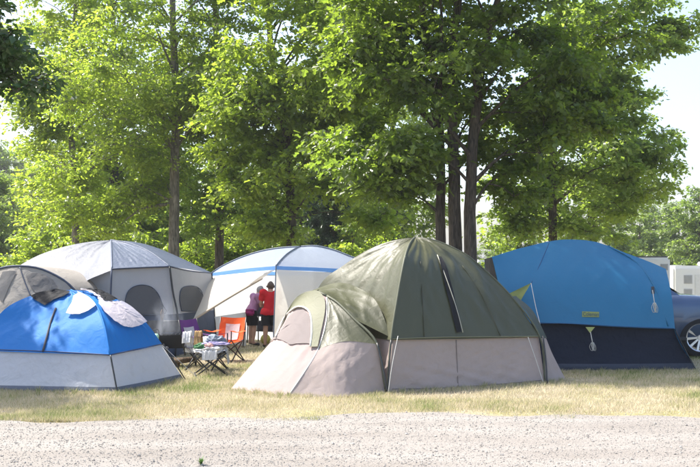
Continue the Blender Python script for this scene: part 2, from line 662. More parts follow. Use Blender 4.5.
        nz = np.concatenate([nz, cl_ * .6 + .15])
    n = len(xx)
    a = rng.uniform(0, np.pi, n); lx, ly = rng.normal(0, 0.55, n) * h, rng.normal(0, 0.55, n) * h
    dx, dy = np.cos(a) * wd, np.sin(a) * wd
    z0 = np.zeros(n) - 0.012
    V = np.stack([np.stack([xx - dx, yy - dy, z0], -1), np.stack([xx + dx, yy + dy, z0], -1),
                  np.stack([xx + lx, yy + ly, h], -1)], 1).reshape(-1, 3)
    F = np.arange(n * 3).reshape(-1, 3)
    # straw to green, greener in patches
    tone = np.clip(0.26 + 0.75 * nz + rng.normal(0, 0.22, n), 0, 1)
    gm, t = new_mat('grass blades')
    out = N(t, 'ShaderNodeOutputMaterial')
    at = N(t, 'ShaderNodeAttribute', attribute_name='tone')
    rp = N(t, 'ShaderNodeValToRGB')
    e = rp.color_ramp.elements
    e[0].color = (0.62, 0.55, 0.41, 1); e[1].color = (0.15, 0.23, 0.06, 1)
    e2 = rp.color_ramp.elements.new(0.45); e2.color = (0.52, 0.46, 0.29, 1)
    e3 = rp.color_ramp.elements.new(0.72); e3.color = (0.29, 0.33, 0.13, 1)
    t.links.new(at.outputs['Fac'], rp.inputs[0])
    d = N(t, 'ShaderNodeBsdfDiffuse'); tr = N(t, 'ShaderNodeBsdfTranslucent')
    mix = N(t, 'ShaderNodeMixShader', Fac=0.35)
    t.links.new(rp.outputs[0], d.inputs[0]); t.links.new(rp.outputs[0], tr.inputs[0])
    t.links.new(d.outputs[0], mix.inputs[1]); t.links.new(tr.outputs[0], mix.inputs[2])
    t.links.new(mix.outputs[0], out.inputs[0])
    o = link('grass', mesh_np('grass', V, F, smooth=False, tone=np.repeat(tone, 3)), gm)
    tag(o, 'short dry yellowing lawn grass around the tents', 'grass', kind='stuff')

    # a weed at the bottom of the frame and a few fallen leaves
    rng = random.Random(4)
    def weed(p, hgt, k, label):
        mb = MB()
        for i in range(k):
            an = rng.uniform(0, 6.28); L = hgt * rng.uniform(.6, 1.1)
            d = Vector((math.cos(an), math.sin(an), 0)); s_ = Vector((-d.y, d.x, 0)) * L * 0.09
            b0 = Vector(p); m1 = b0 + d * L * .25 + Vector((0, 0, L * .6)); tip = b0 + d * L * .75 + Vector((0, 0, L * .85))
            mb.add([b0 - s_ * .4, b0 + s_ * .4, m1 + s_, tip, m1 - s_], [(0, 1, 2, 4), (4, 2, 3)])
        tag(mb.build('weed', leaf_green), label, 'weed', 'weeds along the gravel')
    weed(A(201, 466, 7.95) * 1.0, 0.085, 16, 'small green weed growing in the gravel at the bottom edge')
    return g


leaf_green = leaf_mat('weed leaf', (0.08, 0.16, 0.03), (0.12, 0.2, 0.04), 0.4)
build_ground()


# ------------------------------------------------------------------ trees
LEAF4 = (np.array([(0, 0, 0), (-.36, .45, .07), (0, 1, -.12), (.36, .45, .07)]), np.array([(0, 2, 1), (0, 3, 2)]))
LEAF7 = (np.array([(0, 0, 0), (-.52, .30, .06), (-.20, .52, .02), (-.34, .86, .03), (0, 1.1, -.14), (.34, .86, .03), (.20, .52, .02), (.52, .30, .06)]),
         np.array([(0, 2, 1), (0, 4, 2), (2, 4, 3), (0, 6, 4), (6, 5, 4), (0, 7, 6)]))


def leaves_mesh(name, C, OUT, size, rng, tmpl, up=0.9, droop=0.45, tone_bias=None):
    n = len(C)
    nrm = rng.normal(0, 0.55, (n, 3)); nrm[:, 2] += up
    nrm += OUT * 0.25
    nrm /= np.linalg.norm(nrm, axis=1, keepdims=True)
    d = OUT + rng.normal(0, 0.7, (n, 3)); d[:, 2] -= droop
    d -= nrm * (d * nrm).sum(1, keepdims=True)
    d /= np.maximum(np.linalg.norm(d, axis=1, keepdims=True), 1e-6)
    s = np.cross(d, nrm)
    sz = size * rng.uniform(0.5, 1.45, (n, 1, 1))
    T, TF = tmpl
    V = (T[None, :, 0:1] * s[:, None] + T[None, :, 1:2] * d[:, None] + T[None, :, 2:3] * nrm[:, None]) * sz + C[:, None]
    F = (TF[None] + (np.arange(n) * len(T))[:, None, None]).reshape(-1, 3)
    tone = rng.beta(2, 2, n)
    if tone_bias is not None: tone = np.clip(tone * 0.65 + tone_bias * 0.5, 0, 1)
    return mesh_np(name, V.reshape(-1, 3), F, smooth=False, tone=np.repeat(tone, len(T)))


def make_tree(name, label, stems, blobs, n_clusters, per, leaf, mat_l, mat_b, seed, tmpl=LEAF4, pad=(0.55, 1.15), flat=0.42,
              group=None, cat='tree', droop=0.3, top=12.0, gap=0.0, holes=(), extra=()):
    """stems: list of polylines [(x,y,z,r)...]; blobs: ellipsoids ((x,y,z),(rx,ry,rz)) the crown fills"""
    rng = np.random.default_rng(seed)
    root = empty(name, Vector(stems[0][0][:3]), label, cat, group)
    vol = np.array([b[1][0] * b[1][1] * b[1][2] for b in blobs]) ** 0.75
    vol = vol / vol.sum()
    cl = []
    tries = 0
    while len(cl) < n_clusters and tries < n_clusters * 40:
        tries += 1
        c, r = blobs[rng.choice(len(blobs), p=vol)]
        q = rng.normal(0, 1, 3); q /= np.linalg.norm(q)
        q *= rng.uniform(0.0, 1) ** (1 / 2.6)
        p = np.array(c) + q * np.array(r)
        if gap and noise.noise(Vector(p * 0.55) + Vector((seed * 3.1, 0, 0))) < -0.32 + gap: continue
        if any(((p[0] - h[0][0]) / h[1][0]) ** 2 + ((p[2] - h[0][2]) / h[1][2]) ** 2 < 1 for h in holes): continue
        cl.append((p, q))
    for (c, r, k) in extra:
        for _ in range(k):
            q = rng.normal(0, .5, 3)
            cl.append((np.array(c) + np.clip(q, -1, 1) * np.array(r), q))
    # stems and limbs
    S = []
    for st in stems:
        pts = crv([s_[:3] for s_ in st], 18)
        rr = np.interp(np.linspace(0, 1, 18), np.linspace(0, 1, len(st)), [s_[3] for s_ in st])
        S.append((pts, rr, MB()))
        pts = pts + np.array([[0.04 * noise.noise((seed, k * .5, 1)), 0.04 * noise.noise((seed, k * .5, 5)), 0] for k in range(18)]) * (np.arange(18) > 1)[:, None]
        S[-1] = (pts, rr, S[-1][2])
        ext_r = list(rr); ext_r[0] *= 1.35; ext_r[1] *= 1.1
        S[-1][2].tube([Vector(p) for p in pts], ext_r, 12)
    C = []; O = []; tb = []
    nodes = [[] for _ in stems]
    order = sorted(range(len(cl)), key=lambda i: np.linalg.norm(cl[i][0][:2] - S[0][0][9, :2]))
    for ci in order:
        p, q = cl[ci]
        # pick stem and attachment
        best = None
        for si, (pts, rr, mb) in enumerate(S):
            hd = np.linalg.norm(pts[:, :2] - p[:2], axis=1)
            cost = np.abs(pts[:, 2] - (p[2] - 0.55 * hd - 0.2)) + 0.35 * hd
            cost[:5] += 6
            k = int(np.argmin(cost))
            if best is None or cost[k] < best[0]: best = (cost[k], si, pts[k], rr[k] * 0.45)
            for (np_, nr) in nodes[si]:
                dd = np.linalg.norm(np_ - p)
                if np_[2] < p[2] + 0.3 and dd * 0.8 < best[0]: best = (dd * 0.8, si, np_, nr * 0.7)
        _, si, a, r0 = best
        a = np.array(a); d = p - a; L = np.linalg.norm(d)
        mid = a + d * 0.5 + np.array([0, 0, 0.12 * L]) + rng.normal(0, 0.07 * L, 3)
        r0 = max(min(r0, 0.02 + 0.018 * L), 0.012)
        S[si][2].tube([Vector(x) for x in crv([a, mid, p], 7)], list(np.linspace(r0, 0.008, 7)), 6, cap=False)
        nodes[si].append((mid, r0 * 0.7)); nodes[si].append((p, 0.012))
        R_ = rng.uniform(*pad)
        nt_ = int(rng.integers(5, 9))
        tone_c = rng.uniform(0, 1)
        hor = d.copy(); hor[2] = 0
        hor /= max(np.linalg.norm(hor), 1e-6)
        for k in range(nt_):
            an = rng.uniform(0, 2 * np.pi)
            v = np.array([math.cos(an), math.sin(an), rng.uniform(-0.3, 0.55)]) + hor * 0.45
            v *= R_ * rng.uniform(0.55, 1.1) / np.linalg.norm(v)
            v[2] *= flat / 0.42
            e = p + v
            m2 = p + v * 0.5 + np.array([0, 0, 0.08 * R_])
            e = e - np.array([0, 0, droop * R_ * 0.5])
            S[si][2].tube([Vector(p), Vector(m2), Vector(e)], [0.008, 0.006, 0.003], 4, cap=False)
            m = per // nt_
            t = rng.uniform(0.1, 1.08, m) ** 0.8
            B = ((1 - t) ** 2)[:, None] * p + (2 * t * (1 - t))[:, None] * m2 + (t ** 2)[:, None] * e
            off = rng.normal(0, 1, (m, 3)) * np.array([0.17, 0.17, 0.10]) * R_
            off[:, 2] -= np.abs(off[:, 2]) * 0.5
            C.append(B + off)
            o = v / np.linalg.norm(v) + off / (0.3 * R_)
            O.append(o / np.linalg.norm(o, axis=1, keepdims=True)); tb.append(np.full(m, tone_c))
    for (pts, rr, mb) in S:
        mb.build('trunk', mat_b, root, smooth=True)
    me = leaves_mesh('crown', np.concatenate(C), np.concatenate(O), leaf, rng, tmpl, droop=droop + 0.2, tone_bias=np.concatenate(tb))
    link('crown', me, mat_l, root)
    return root


def blob(px, py, Y, rx, ry, rz=None):
    """crown ellipsoid; radii in photo pixels at its distance, depth radius in metres"""
    c = A(px, py, Y); s_ = Y / FPX
    return (tuple(c), (rx * s_, rz if rz else (rx + ry) * 0.5 * s_, ry * s_))


def stem(px0, Y, pts, r0, r1):
    """trunk from the ground at px0 through photo positions (px, py)"""
    b = A(px0, 270, Y); b.z = ground_z(b.x, Y) - 0.15
    L = [(b.x, b.y, b.z, r0)]
    for i, (px, py) in enumerate(pts):
        q = A(px, py, Y + 0.12 * i)
        L.append((q.x, q.y, q.z, r0 + (r1 - r0) * (i + 1) / len(pts)))
    return L


bark_d = bark_mat('bark dark', (0.045, 0.034, 0.026), (0.17, 0.135, 0.105))
bark_l = bark_mat('bark pale', (0.09, 0.078, 0.062), (0.30, 0.265, 0.22))
L_maple = leaf_mat('maple leaf', (0.055, 0.092, 0.022), (0.105, 0.155, 0.034), 0.57, (3.1, 2.95, 1.2))
L_light = leaf_mat('light leaf', (0.085, 0.135, 0.026), (0.165, 0.220, 0.045), 0.62, (3.1, 2.95, 1.35))
L_mid = leaf_mat('mid leaf', (0.065, 0.115, 0.024), (0.13, 0.185, 0.038), 0.60, (2.8, 2.8, 1.3))
L_right = leaf_mat('right tree leaf', (0.070, 0.115, 0.028), (0.13, 0.18, 0.05), 0.62, (3.1, 3.0, 1.45))
L_far = leaf_mat('far leaf', (0.075, 0.115, 0.03), (0.14, 0.19, 0.055), 0.55, (2.3, 2.4, 1.2))
L_con = leaf_mat('dark needle', (0.022, 0.055, 0.020), (0.05, 0.09, 0.03), 0.3)
L_near = leaf_mat('near leaf', (0.022, 0.055, 0.018), (0.055, 0.11, 0.025), 0.35, (1.4, 1.4, 0.8))

make_tree('maple_tree', 'tall dark green maple with three close trunks rising behind the green tent',
          [stem(455, 22, [(455, 200), (452, 90), (460, -20), (470, -130)], 0.18, 0.05),
           stem(439, 22.4, [(441, 200), (438, 110), (420, 0), (395, -90)], 0.145, 0.04),
           stem(470, 21.7, [(471, 190), (478, 90), (500, -10), (530, -100)], 0.17, 0.045)],
          [blob(520, 85, 22, 85, 95, 2.2), blob(430, 60, 22, 75, 75, 2.2), blob(470, -60, 22, 150, 90, 3.0), blob(560, 120, 22.5, 45, 70, 1.6),
           blob(360, 60, 21.5, 55, 70, 1.8), ((0.0, 18.2, 8.9), (2.3, 1.7, 1.5)), ((1.2, 18.8, 9.6), (1.8, 1.5, 1.3)), ((0.0, 16.9, 9.2), (1.6, .7, .7)), blob(380, 150, 21.5, 40, 35, 1.4), blob(520, 175, 22, 60, 30, 1.4), blob(395, 195, 21.5, 24, 25, .8), blob(520, 205, 21.8, 40, 14, .9), blob(425, 170, 21.3, 25, 30, .8), blob(590, 60, 22.5, 40, 60, 1.4)],
          200, 300, 0.125, L_maple, bark_d, 3, LEAF7, holes=[blob(457, 228, 22, 48, 78)],
          extra=[((-1.5, 16.8, 9.2), (.9, .6, .7), 10), ((-.1, 16.8, 9.2), (1.0, .6, .7), 13), ((1.2, 16.9, 9.3), (1.0, .6, .7), 12), ((2.4, 17.2, 9.4), (1.0, .7, .7), 9)])
make_tree('plane_tree', 'broad pale green tree standing behind the right blue tent',
          [stem(553, 33, [(553, 210), (556, 100), (575, 0), (600, -80)], 0.17, 0.05)],
          [blob(600, 165, 33, 70, 60), blob(630, 110, 33, 55, 60), blob(600, 40, 33, 80, 55), blob(665, 25, 33, 35, 30), blob(520, 200, 33, 30, 30),
           blob(648, 175, 33, 30, 28), blob(600, -50, 33, 90, 45), blob(540, 120, 33, 50, 60), blob(625, 218, 33, 26, 14), blob(512, 222, 33, 30, 18), blob(580, 222, 33, 44, 18), blob(505, 190, 33.5, 20, 22), blob(655, 226, 33, 20, 8)],
          215, 200, 0.16, L_right, bark_d, 8, LEAF4, pad=(0.5, 1.1), gap=0.19, holes=[blob(668, 88, 33, 38, 30), blob(706, 150, 33, 34, 70)])
make_tree('silver_maple_tree', 'bright layered leafy tree rising behind the white canopy',
          [stem(291, 27, [(291, 215), (284, 120), (272, 60), (262, -60)], 0.17, 0.05)],
          [blob(300, 60, 27, 75, 80), blob(345, 110, 26, 50, 55), blob(330, 160, 26.5, 55, 35), blob(270, 130, 27, 50, 70), blob(300, -50, 27, 90, 60),
           blob(250, 190, 27, 35, 35), blob(375, 175, 26, 25, 45), blob(310, 200, 27, 40, 22), blob(270, 225, 27, 28, 14), blob(372, 222, 26.5, 22, 14), blob(240, 120, 27.5, 35, 60)],
          190, 220, 0.122, L_light, bark_d, 15, LEAF7, droop=0.5, gap=0.06)
make_tree('cottonwood_tree', 'tall cottonwood with a straight mottled trunk behind the grey tent',
          [stem(174, 30, [(174, 200), (176, 100), (172, 0), (172, -100)], 0.19, 0.06)],
          [blob(150, 60, 30, 75, 80), blob(195, 90, 30, 40, 80), blob(130, 150, 30, 55, 55), blob(170, -50, 30, 90, 60), blob(110, 200, 30, 45, 32),
           blob(165, 185, 30.5, 30, 40), blob(80, 100, 30, 35, 60), blob(60, 180, 31, 30, 35), blob(140, 222, 30, 40, 18), blob(85, 222, 30, 35, 18), blob(40, 215, 30.5, 22, 20)],
          200, 235, 0.112, L_light, bark_l, 21, LEAF4, gap=0.12)
make_tree('ash_tree', 'dark trunked tree between the cottonwood and the white canopy',
          [stem(219, 32, [(220, 210), (222, 120), (215, 10), (220, -90)], 0.17, 0.05)],
          [blob(225, 80, 32, 50, 80), blob(240, 160, 32, 40, 45), blob(205, 200, 32, 30, 30), blob(220, -40, 32, 70, 60), blob(190, 150, 32.5, 30, 50), blob(240, 218, 32, 30, 16), blob(200, 228, 32, 22, 12)],
          130, 230, 0.12, L_mid, bark_d, 27, LEAF4, gap=0.06)
make_tree('poplar_tree', 'yellow green tree at the far left behind the grey tent',
          [stem(75, 35, [(75, 200), (70, 100), (76, 0), (72, -80)], 0.15, 0.05)],
          [blob(70, 60, 35, 50, 80), blob(50, 130, 35, 32, 45), blob(90, 190, 35, 40, 35), blob(75, -40, 35, 65, 50), blob(25, 60, 36, 22, 60), blob(120, 120, 35, 35, 60)],
          115, 260, 0.13, L_light, bark_l, 33, LEAF4, gap=0.13)


# dark conifers between the trunks, centre
def conifer(px, Y, top_py, wpx, seed, label):
    rng = np.random.default_rng(seed)
    b = A(px, 270, Y); b.z = ground_z(b.x, Y) - 0.1
    t = A(px, top_py, Y)
    root = empty('spruce_tree', b, label, 'tree', 'dark spruces behind the canopy')
    mb = MB(); mb.tube([b, (b + t) / 2, t], [0.16, 0.1, 0.02], 8)
    H = t.z - b.z; Wd = wpx * Y / FPX
    C = []; O = []
    for k in range(150):
        f = rng.uniform(0.06, 1) ** 0.9
        z = b.z + H * f; L = Wd * (1 - f) ** 0.75 * rng.uniform(0.7, 1.1) + 0.12
        an = rng.uniform(0, 6.28); d = np.array([math.cos(an), math.sin(an), -0.22])
        o = np.array([b.x, b.y, z])
        mb.tube([Vector(o), Vector(o + d * L)], [0.025, 0.006], 4, cap=False)
        m = 120
        s_ = rng.uniform(0.1, 1.05, m)
        P = o + s_[:, None] * d * L + rng.normal(0, 1, (m, 3)) * np.array([.13, .13, .07]) * (0.4 + L * .35)
        C.append(P); O.append(np.tile(d, (m, 1)))
    mb.build('trunk', bark_d, root, smooth=True)
    link('crown', leaves_mesh('crown', np.concatenate(C), np.concatenate(O), 0.19, rng, (LEAF4[0] * np.array([.45, 1, 1]), LEAF4[1]), droop=.4), L_con, root)


conifer(332, 40, 145, 22, 1, 'dark narrow spruce showing between the bright tree and the three trunks')
conifer(318, 43, 165, 20, 2, 'dark spruce close behind the right rear of the canopy roof')

# far trees share one build
proto = make_tree('far_tree', 'x', [[(0, 0, -0.2, .2), (0, .1, 3, .17), (.1, 0, 6, .1), (0, 0, 9, .05)]],
                  [((0, 0, 6), (2.6, 2.6, 3.4)), ((1.2, .3, 4.2), (2.0, 2, 1.7)), ((-1.3, -.2, 4.4), (2, 2, 1.8)), ((0, 0, 8.5), (1.7, 1.7, 1.6)), ((0, -.6, 2.6), (2.0, 1.6, 1.2))],
                  90, 170, 0.24, L_far, bark_d, 40, LEAF4, pad=(0.6, 1.1))
spots = [  # px, Y, scale, label
    (678, 95, 0.95, 'hazy tree farthest right above the white trailers'),
    (640, 88, 0.80, 'hazy tree over the dark roofed camper'),
    (700, 82, 1.0, 'pale far tree cut by the right edge of the picture'),
    (655, 118, 1.1, 'small hazy tree behind the trailers'),
    (612, 75, 0.72, 'far tree low behind the right end of the blue tent'),
    (575, 84, 0.75, 'far tree low behind the middle of the right blue tent'),
    (520, 70, 0.70, 'yellow green far tree between the trunks and the right blue tent'),
    (492, 92, 0.62, 'small far tree just right of the three trunks'),
    (400, 62, 0.75, 'far tree left of the three trunks behind the green tent top'),
    (372, 56, 0.72, 'far tree behind the green tent left shoulder'),
    (350, 72, 0.85, 'far tree behind the right end of the canopy roof'),
    (262, 50, 0.85, 'background tree behind the canopy roof peak'),
    (235, 56, 0.95, 'background tree behind the left of the canopy'),
    (195, 47, 0.80, 'background tree between the two trunks behind the grey tent'),
    (150, 52, 0.95, 'background tree left of the mottled trunk'),
    (118, 46, 0.75, 'background tree above the grey tent peak'),
    (92, 60, 0.9, 'background tree over the left slope of the grey tent'),
    (55, 50, 0.62, 'low background tree over the far left of the grey tent'),
    (12, 75, 0.95, 'pale hazy tree at the left edge of the picture'),
    (32, 100, 1.2, 'tall pale hazy tree near the left edge'),
    (-12, 58, 0.9, 'pale tree partly cut by the left edge'),
    (4, 112, 1.75, 'tall faint tree in the haze right at the left edge'),
    (30, 128, 1.95, 'tall faint tree in the haze under the overhanging branch'),
    (-30, 118, 1.8, 'faint hazy tree mostly cut off by the left edge'),
    (300, 60, 1.0, 'background tree above the canopy peak'),
]
for i, (px, Y, sc_, lab) in enumerate(spots):
    if i == 0:
        o = proto; kids = list(proto.children)
    else:
        o = proto.copy(); COL.objects.link(o)
        for ch in list(proto.children):
            c = ch.copy(); COL.objects.link(c); c.parent = o
    p = A(px, 270, Y)
    o.location = (p.x, Y, ground_z(p.x, Y) - 0.1)
    o.rotation_euler = (0, 0, i * 2.13)
    o.scale = (sc_ * (1 + 0.12 * math.sin(i * 3)), sc_ * (1 + 0.12 * math.cos(i * 2)), sc_)
    o['label'] = lab; o['group'] = 'background trees'



def copies(proto, spots, group, rot=1.7):
    for i, (px, Y, sc_, lab) in enumerate(spots):
        if i == 0:
            o = proto
        else:
            o = proto.copy(); COL.objects.link(o)
            for ch in list(proto.children):
                c = ch.copy(); COL.objects.link(c); c.parent = o
        p = A(px, 270, Y)
        o.location = (p.x, Y, ground_z(p.x, Y) - 0.1)
        o.rotation_euler = (0, 0, i * rot)
        o.scale = (sc_ * (1 + 0.1 * math.sin(i * 3)), sc_ * (1 + 0.1 * math.cos(i * 2)), sc_)
        o['label'] = lab; o['group'] = group


copies(make_tree('tall_tree', 'x', [[(0, 0, -0.2, .26), (0, .1, 5, .22), (.15, 0, 10, .14), (0, 0, 16, .05)]],
                 [((0, 0, 11), (3.0, 3.0, 4.6)), ((1.4, .3, 7), (2.4, 2.4, 2.6)), ((-1.5, -.2, 7.5), (2.4, 2.4, 2.6)), ((0, 0, 16), (2.2, 2.2, 2.2)), ((0, -.6, 4.2), (2.2, 1.8, 1.4))],
                 150, 190, 0.20, L_light, bark_d, 61, LEAF4, pad=(0.7, 1.3)),
       [(112, 44, 1.0, 'tall light green tree high behind the grey tent peak'), 
        (330, 50, 1.0, 'tall tree far behind the right end of the canopy'),
         (395, 58, 1.0, 'tall tree far behind the green tent, left of the three trunks'),
        (590, 50, .9, 'tall tree far behind the broad tree on the right')], 'tall trees in the second row')
copies(make_tree('understory_tree', 'x', [[(0, 0, -0.2, .09), (0, .05, 1.2, .08), (.05, 0, 2.4, .05), (0, 0, 4, .02)]],
                 [((0, 0, 3), (1.5, 1.5, 1.6)), ((.7, .2, 2), (1.2, 1.1, 1.0)), ((-.7, -.2, 2.1), (1.2, 1.1, 1.1)), ((0, -.3, 1.2), (1.2, 1.0, .8))],
                 60, 170, 0.13, L_light, bark_d, 66, LEAF4, pad=(0.4, .75)),
       [(62, 40, 1.15, 'young tree behind the left slope of the grey tent'),
        (100, 36, .95, 'young tree just left of the grey tent peak'), (140, 39, 1.05, 'young tree just left of the mottled trunk'), (196, 37, .9, 'young tree between the two trunks right of the grey tent'),
        (246, 38, 1.0, 'young tree over the left slope of the canopy roof'), (276, 41, 1.1, 'young tree left of the dark spruces'), (352, 39, .95, 'young tree where the canopy meets the green tent'),
        (385, 43, 1.0, 'young tree behind the left shoulder of the green tent'), (506, 44, .85, 'young yellow green tree right of the three trunks')], 'young trees under the tall ones', 2.3)

# tree at the left outside the frame whose branch hangs into the top left corner
make_tree('overhanging_tree', 'near dark leafy branches hanging into the top left corner',
          [[(-4.9, 7.9, -0.15, .2), (-4.85, 7.9, 2, .17), (-4.7, 7.9, 4, .12), (-4.6, 7.9, 6.2, .05)]],
          [blob(-8, 35, 8.0, 42, 50, .5), blob(12, 100, 8.0, 26, 30, .4), blob(10, 60, 8, 28, 40, .4), blob(-60, 0, 8, 60, 80, .8), ((-4.7, 7.7, 5.2), (1.2, 1.2, 1.2))],
          75, 170, 0.062, L_near, bark_d, 51, LEAF4, pad=(0.18, 0.36))
# tree left of the frame that dapples the left tent
make_tree('shade_tree', 'leafy tree just outside the left edge shading the left blue tent',
          [[(-9.6, 15.0, -0.15, .2), (-9.5, 15.0, 2, .17), (-9.4, 15, 4.5, .12), (-9.4, 15, 7.5, .05)]],
          [((-9.2, 14.8, 5.6), (2.2, 2.0, 2.0)), ((-8.8, 13.5, 5.6), (1.9, .9, 1.5)), ((-9.6, 15.2, 7.6), (1.6, 1.6, 1.2))],
          95, 240, 0.12, L_mid, bark_d, 57, LEAF4)

# ------------------------------------------------------------------ tents
ROPE = simple('guy rope', (0.50, 0.50, 0.47), 0.8)
POLE_D = simple('dark pole', (0.03, 0.032, 0.035), 0.45)
BLACK = fabric('black mesh cloth', (0.012, 0.013, 0.016), 0.08, 0.8, var=.25)


def ground_pt(px, py, dz=0.0):
    Y = EYE * FPX / (py - 270)
    p = A(px, py, Y); p.z = dz
    return p


def green_tent():
    G = fabric('olive fly cloth', (0.052, 0.055, 0.024), 0.07, 0.5, 0.16, 0.10, 0.6)
    GP = fabric('pale olive cloth', (0.185, 0.19, 0.12), 0.25, 0.6, 0.12, 0.08, 0.4)
    B = fabric('taupe wall cloth', (0.40, 0.335, 0.312), 0.2, 0.8, 0.14, 0.08, 0.2, dirt=0.18)
    DM = fabric('rosy door mesh', (0.44, 0.355, 0.34), 0.30, 0.8, 0.12, 0.10, 0.2)
    WP = simple('white piping', (0.72, 0.70, 0.64), 0.7)
    t = empty('dome_tent', ground_pt(420, 384), 'large olive green dome tent with taupe walls and a porch, in the centre', 'tent')
    ap = A(415, 237.3, 14.35)
    PA = [A(387, 393.2, 12.63), A(391, 340, 12.78), A(397, 300, 12.98), A(404, 261, 13.25), A(408.5, 246, 13.65), A(412, 240, 14.0), ap]
    PB = [A(545, 383, 13.77), A(540, 337, 13.95), A(511, 296, 14.08), A(474, 260.5, 14.2), A(453, 247.8, 14.28), A(434, 240.3, 14.33), ap]
    PC = [A(300, 373, 15.1), A(303, 330, 15.0), A(320, 285, 14.85), A(344, 265, 14.7), A(367, 250.3, 14.55), A(392, 240.8, 14.42), ap]
    PD = [A(448, 366, 16.2), A(447, 335, 16.1), A(445, 290, 15.8), A(440, 258, 15.3), A(428, 243, 14.8), ap]
    poles = [PA, PB, PD, PC]
    flys = []
    for i in range(4):
        L_, R_ = poles[i], poles[(i + 1) % 4]
        out = (L_[0] + R_[0]) / 2 - A(420, 384, 14.3); out.z = 0; out.normalize()
        hemmid = (L_[1] + R_[1]) / 2 + out * 0.05
        front = (i == 0); left = (i == 3)
        if left:
            fl = Panel([L_[1], R_[1]], [ap], L_[1:], R_[1:], 44, 44, 0.10, 0.022, 4.0, 0.9, seed=13)
        else:
            fl = Panel([L_[1], hemmid, R_[1]], [ap], L_[1:], R_[1:], 56, 44, 0.022, 0.028, 3.0, 0.5, seed=40 + i)
        fl.build('fly_panel', G, t)
        ins = -out * 0.03
        wl = Panel([L_[0], (L_[0] + R_[0]) / 2 + out * 0.03, R_[0]], [L_[1] + ins, hemmid + ins, R_[1] + ins],
                   [L_[0], L_[1] + ins], [R_[0], R_[1] + ins], 56, 22, 0.02, 0.020, 2.6, 1.2, seed=70 + i)
        wl.build('wall_panel', B, t)
        flys.append((fl, wl))
    fl, wl = flys[0]
    # black strip where the two fly halves part, with its pale zip edge
    piece(fl, [(437, 257), (441, 257.5), (452, 290), (461, 332), (456, 333), (450, 307), (444, 285)], 'door_gap', BLACK, t, 0.018, 'black gap between the two fly halves')
    seam(fl, [(436, 256), (446, 281), (455, 308), (462, 333)], 'zipper', simple('zip tape', (.36, .36, .30), .7), t, 0.006, 0.026)
    seam(fl, [(392, 339), (430, 337.6), (470, 337), (538, 336.6)], 'hem', GP, t, 0.008, 0.006)
    seam(fl, [(424, 337), (422, 300), (420, 262)], 'fly_seam', simple('olive seam', (.035, .037, .02), .7), t, .005, .011)
    seam(fl, [(500, 336), (484, 300), (462, 266)], 'fly_seam', simple('olive seam', (.035, .037, .02), .7), t, .005, .011)
    seam(wl, [(392, 389), (440, 388), (500, 384), (543, 380)], 'wall_seam', simple('taupe seam', (.16, .13, .12)), t, 0.004, 0.002)
    seam(wl, [(456, 340), (457, 362), (458, 388)], 'wall_seam', simple('taupe seam', (.16, .13, .12)), t, 0.006, 0.004)
    for P in (PA, PB):
        line3(P, 'pole', simple('olive sleeve', (.075, .082, .05), .6), t, 0.014, 30, 8)
    # porch
    seamL = [A(288, 396, 12.34), A(305, 371, 12.5), A(318, 349, 12.72), A(326, 322, 13.0), A(327, 296, 13.35)]
    archL = [A(272, 352, 14.25), A(281, 330, 14.05), A(296, 299.5, 13.75), A(314, 291.5, 13.5), A(327, 296, 13.35)]
    archR = [A(386, 392.5, 12.66), A(377, 344, 12.76), A(354, 319, 12.98), A(338, 303, 13.2), A(327, 296, 13.35)]
    door = Panel([A(230, 390, 12.96), A(259, 394, 12.62), seamL[0]], archL[1:], [A(230, 390, 12.96), A(258, 357, 13.5), archL[1]], seamL,
                 40, 34, 0.0, 0.012, 3.5, 0.8, seed=5)
    door.build('porch_panel', DM, t)
    sideL = Panel([seamL[0], A(340, 396.6, 12.3), archR[0]], [A(318, 349, 12.72), A(345, 341, 12.72), archR[1]],
                  [seamL[0], A(305, 371, 12.5), A(318, 349, 12.72)], archR[:2], 34, 18, 0.015, 0.012, 3.0, .9, seed=6)
    sideL.build('porch_wall', B, t)
    sideU = Panel([A(318, 349.5, 12.705), A(345, 341.5, 12.705), archR[1]], [A(327, 296, 13.35)], seamL[2:], archR[1:], 34, 26, 0.03, 0.0035, 2.0, .5, seed=8)
    sideU.build('porch_fly', G, t)
    piece(door, [(270, 343), (279, 334), (288, 319), (297, 311), (304, 310), (310, 316), (311.5, 330), (310, 344), (290, 345)], 'door_mesh', fabric('grey door mesh', (.27, .235, .23), .3, .8, .08), t, 0.016, 'grey mesh window in the porch door')
    # pale olive band between the arch and the door opening
    band = [(281, 330), (288, 314), (297, 300), (308, 293.5), (318, 293), (326, 298), (325, 322), (318, 349), (311, 348), (313, 330), (311, 314), (304, 308), (296, 309), (286, 319), (277, 338)]
    outl = [(277, 338), (286, 319), (296, 309), (304, 308), (311, 314), (313, 330), (311, 348)]
    n_o = len(outl)
    top = [(281, 330), (289, 312), (297, 300), (309, 293), (320, 293), (326, 308), (319, 348)]
    mb = MB()
    q = 26
    up_ = crv([door.on(*door.uv_of(*p), 0.03) for p in top], q)
    dn_ = crv([door.on(*door.uv_of(*p), 0.03) for p in outl], q)
    vv = []
    for j in range(5):
        vv += list(dn_ * (1 - j / 4) + up_ * (j / 4))
    mb.add(vv, [(j * q + k, j * q + k + 1, (j + 1) * q + k + 1, (j + 1) * q + k) for j in range(4) for k in range(q - 1)])
    mb.build('porch_band', GP, t, smooth=True)
    MB().tube([Vector(p) for p in dn_], 0.012, 6).build('door_piping', WP, t, smooth=True)
    line3(seamL, 'porch_seam', WP, t, 0.007, 20)
    line3(archR, 'porch_pole', simple('olive sleeve', (.075, .082, .05), .6), t, 0.018, 24, 8)
    line3(archL, 'porch_pole', simple('olive sleeve', (.075, .082, .05), .6), t, 0.018, 24, 8)
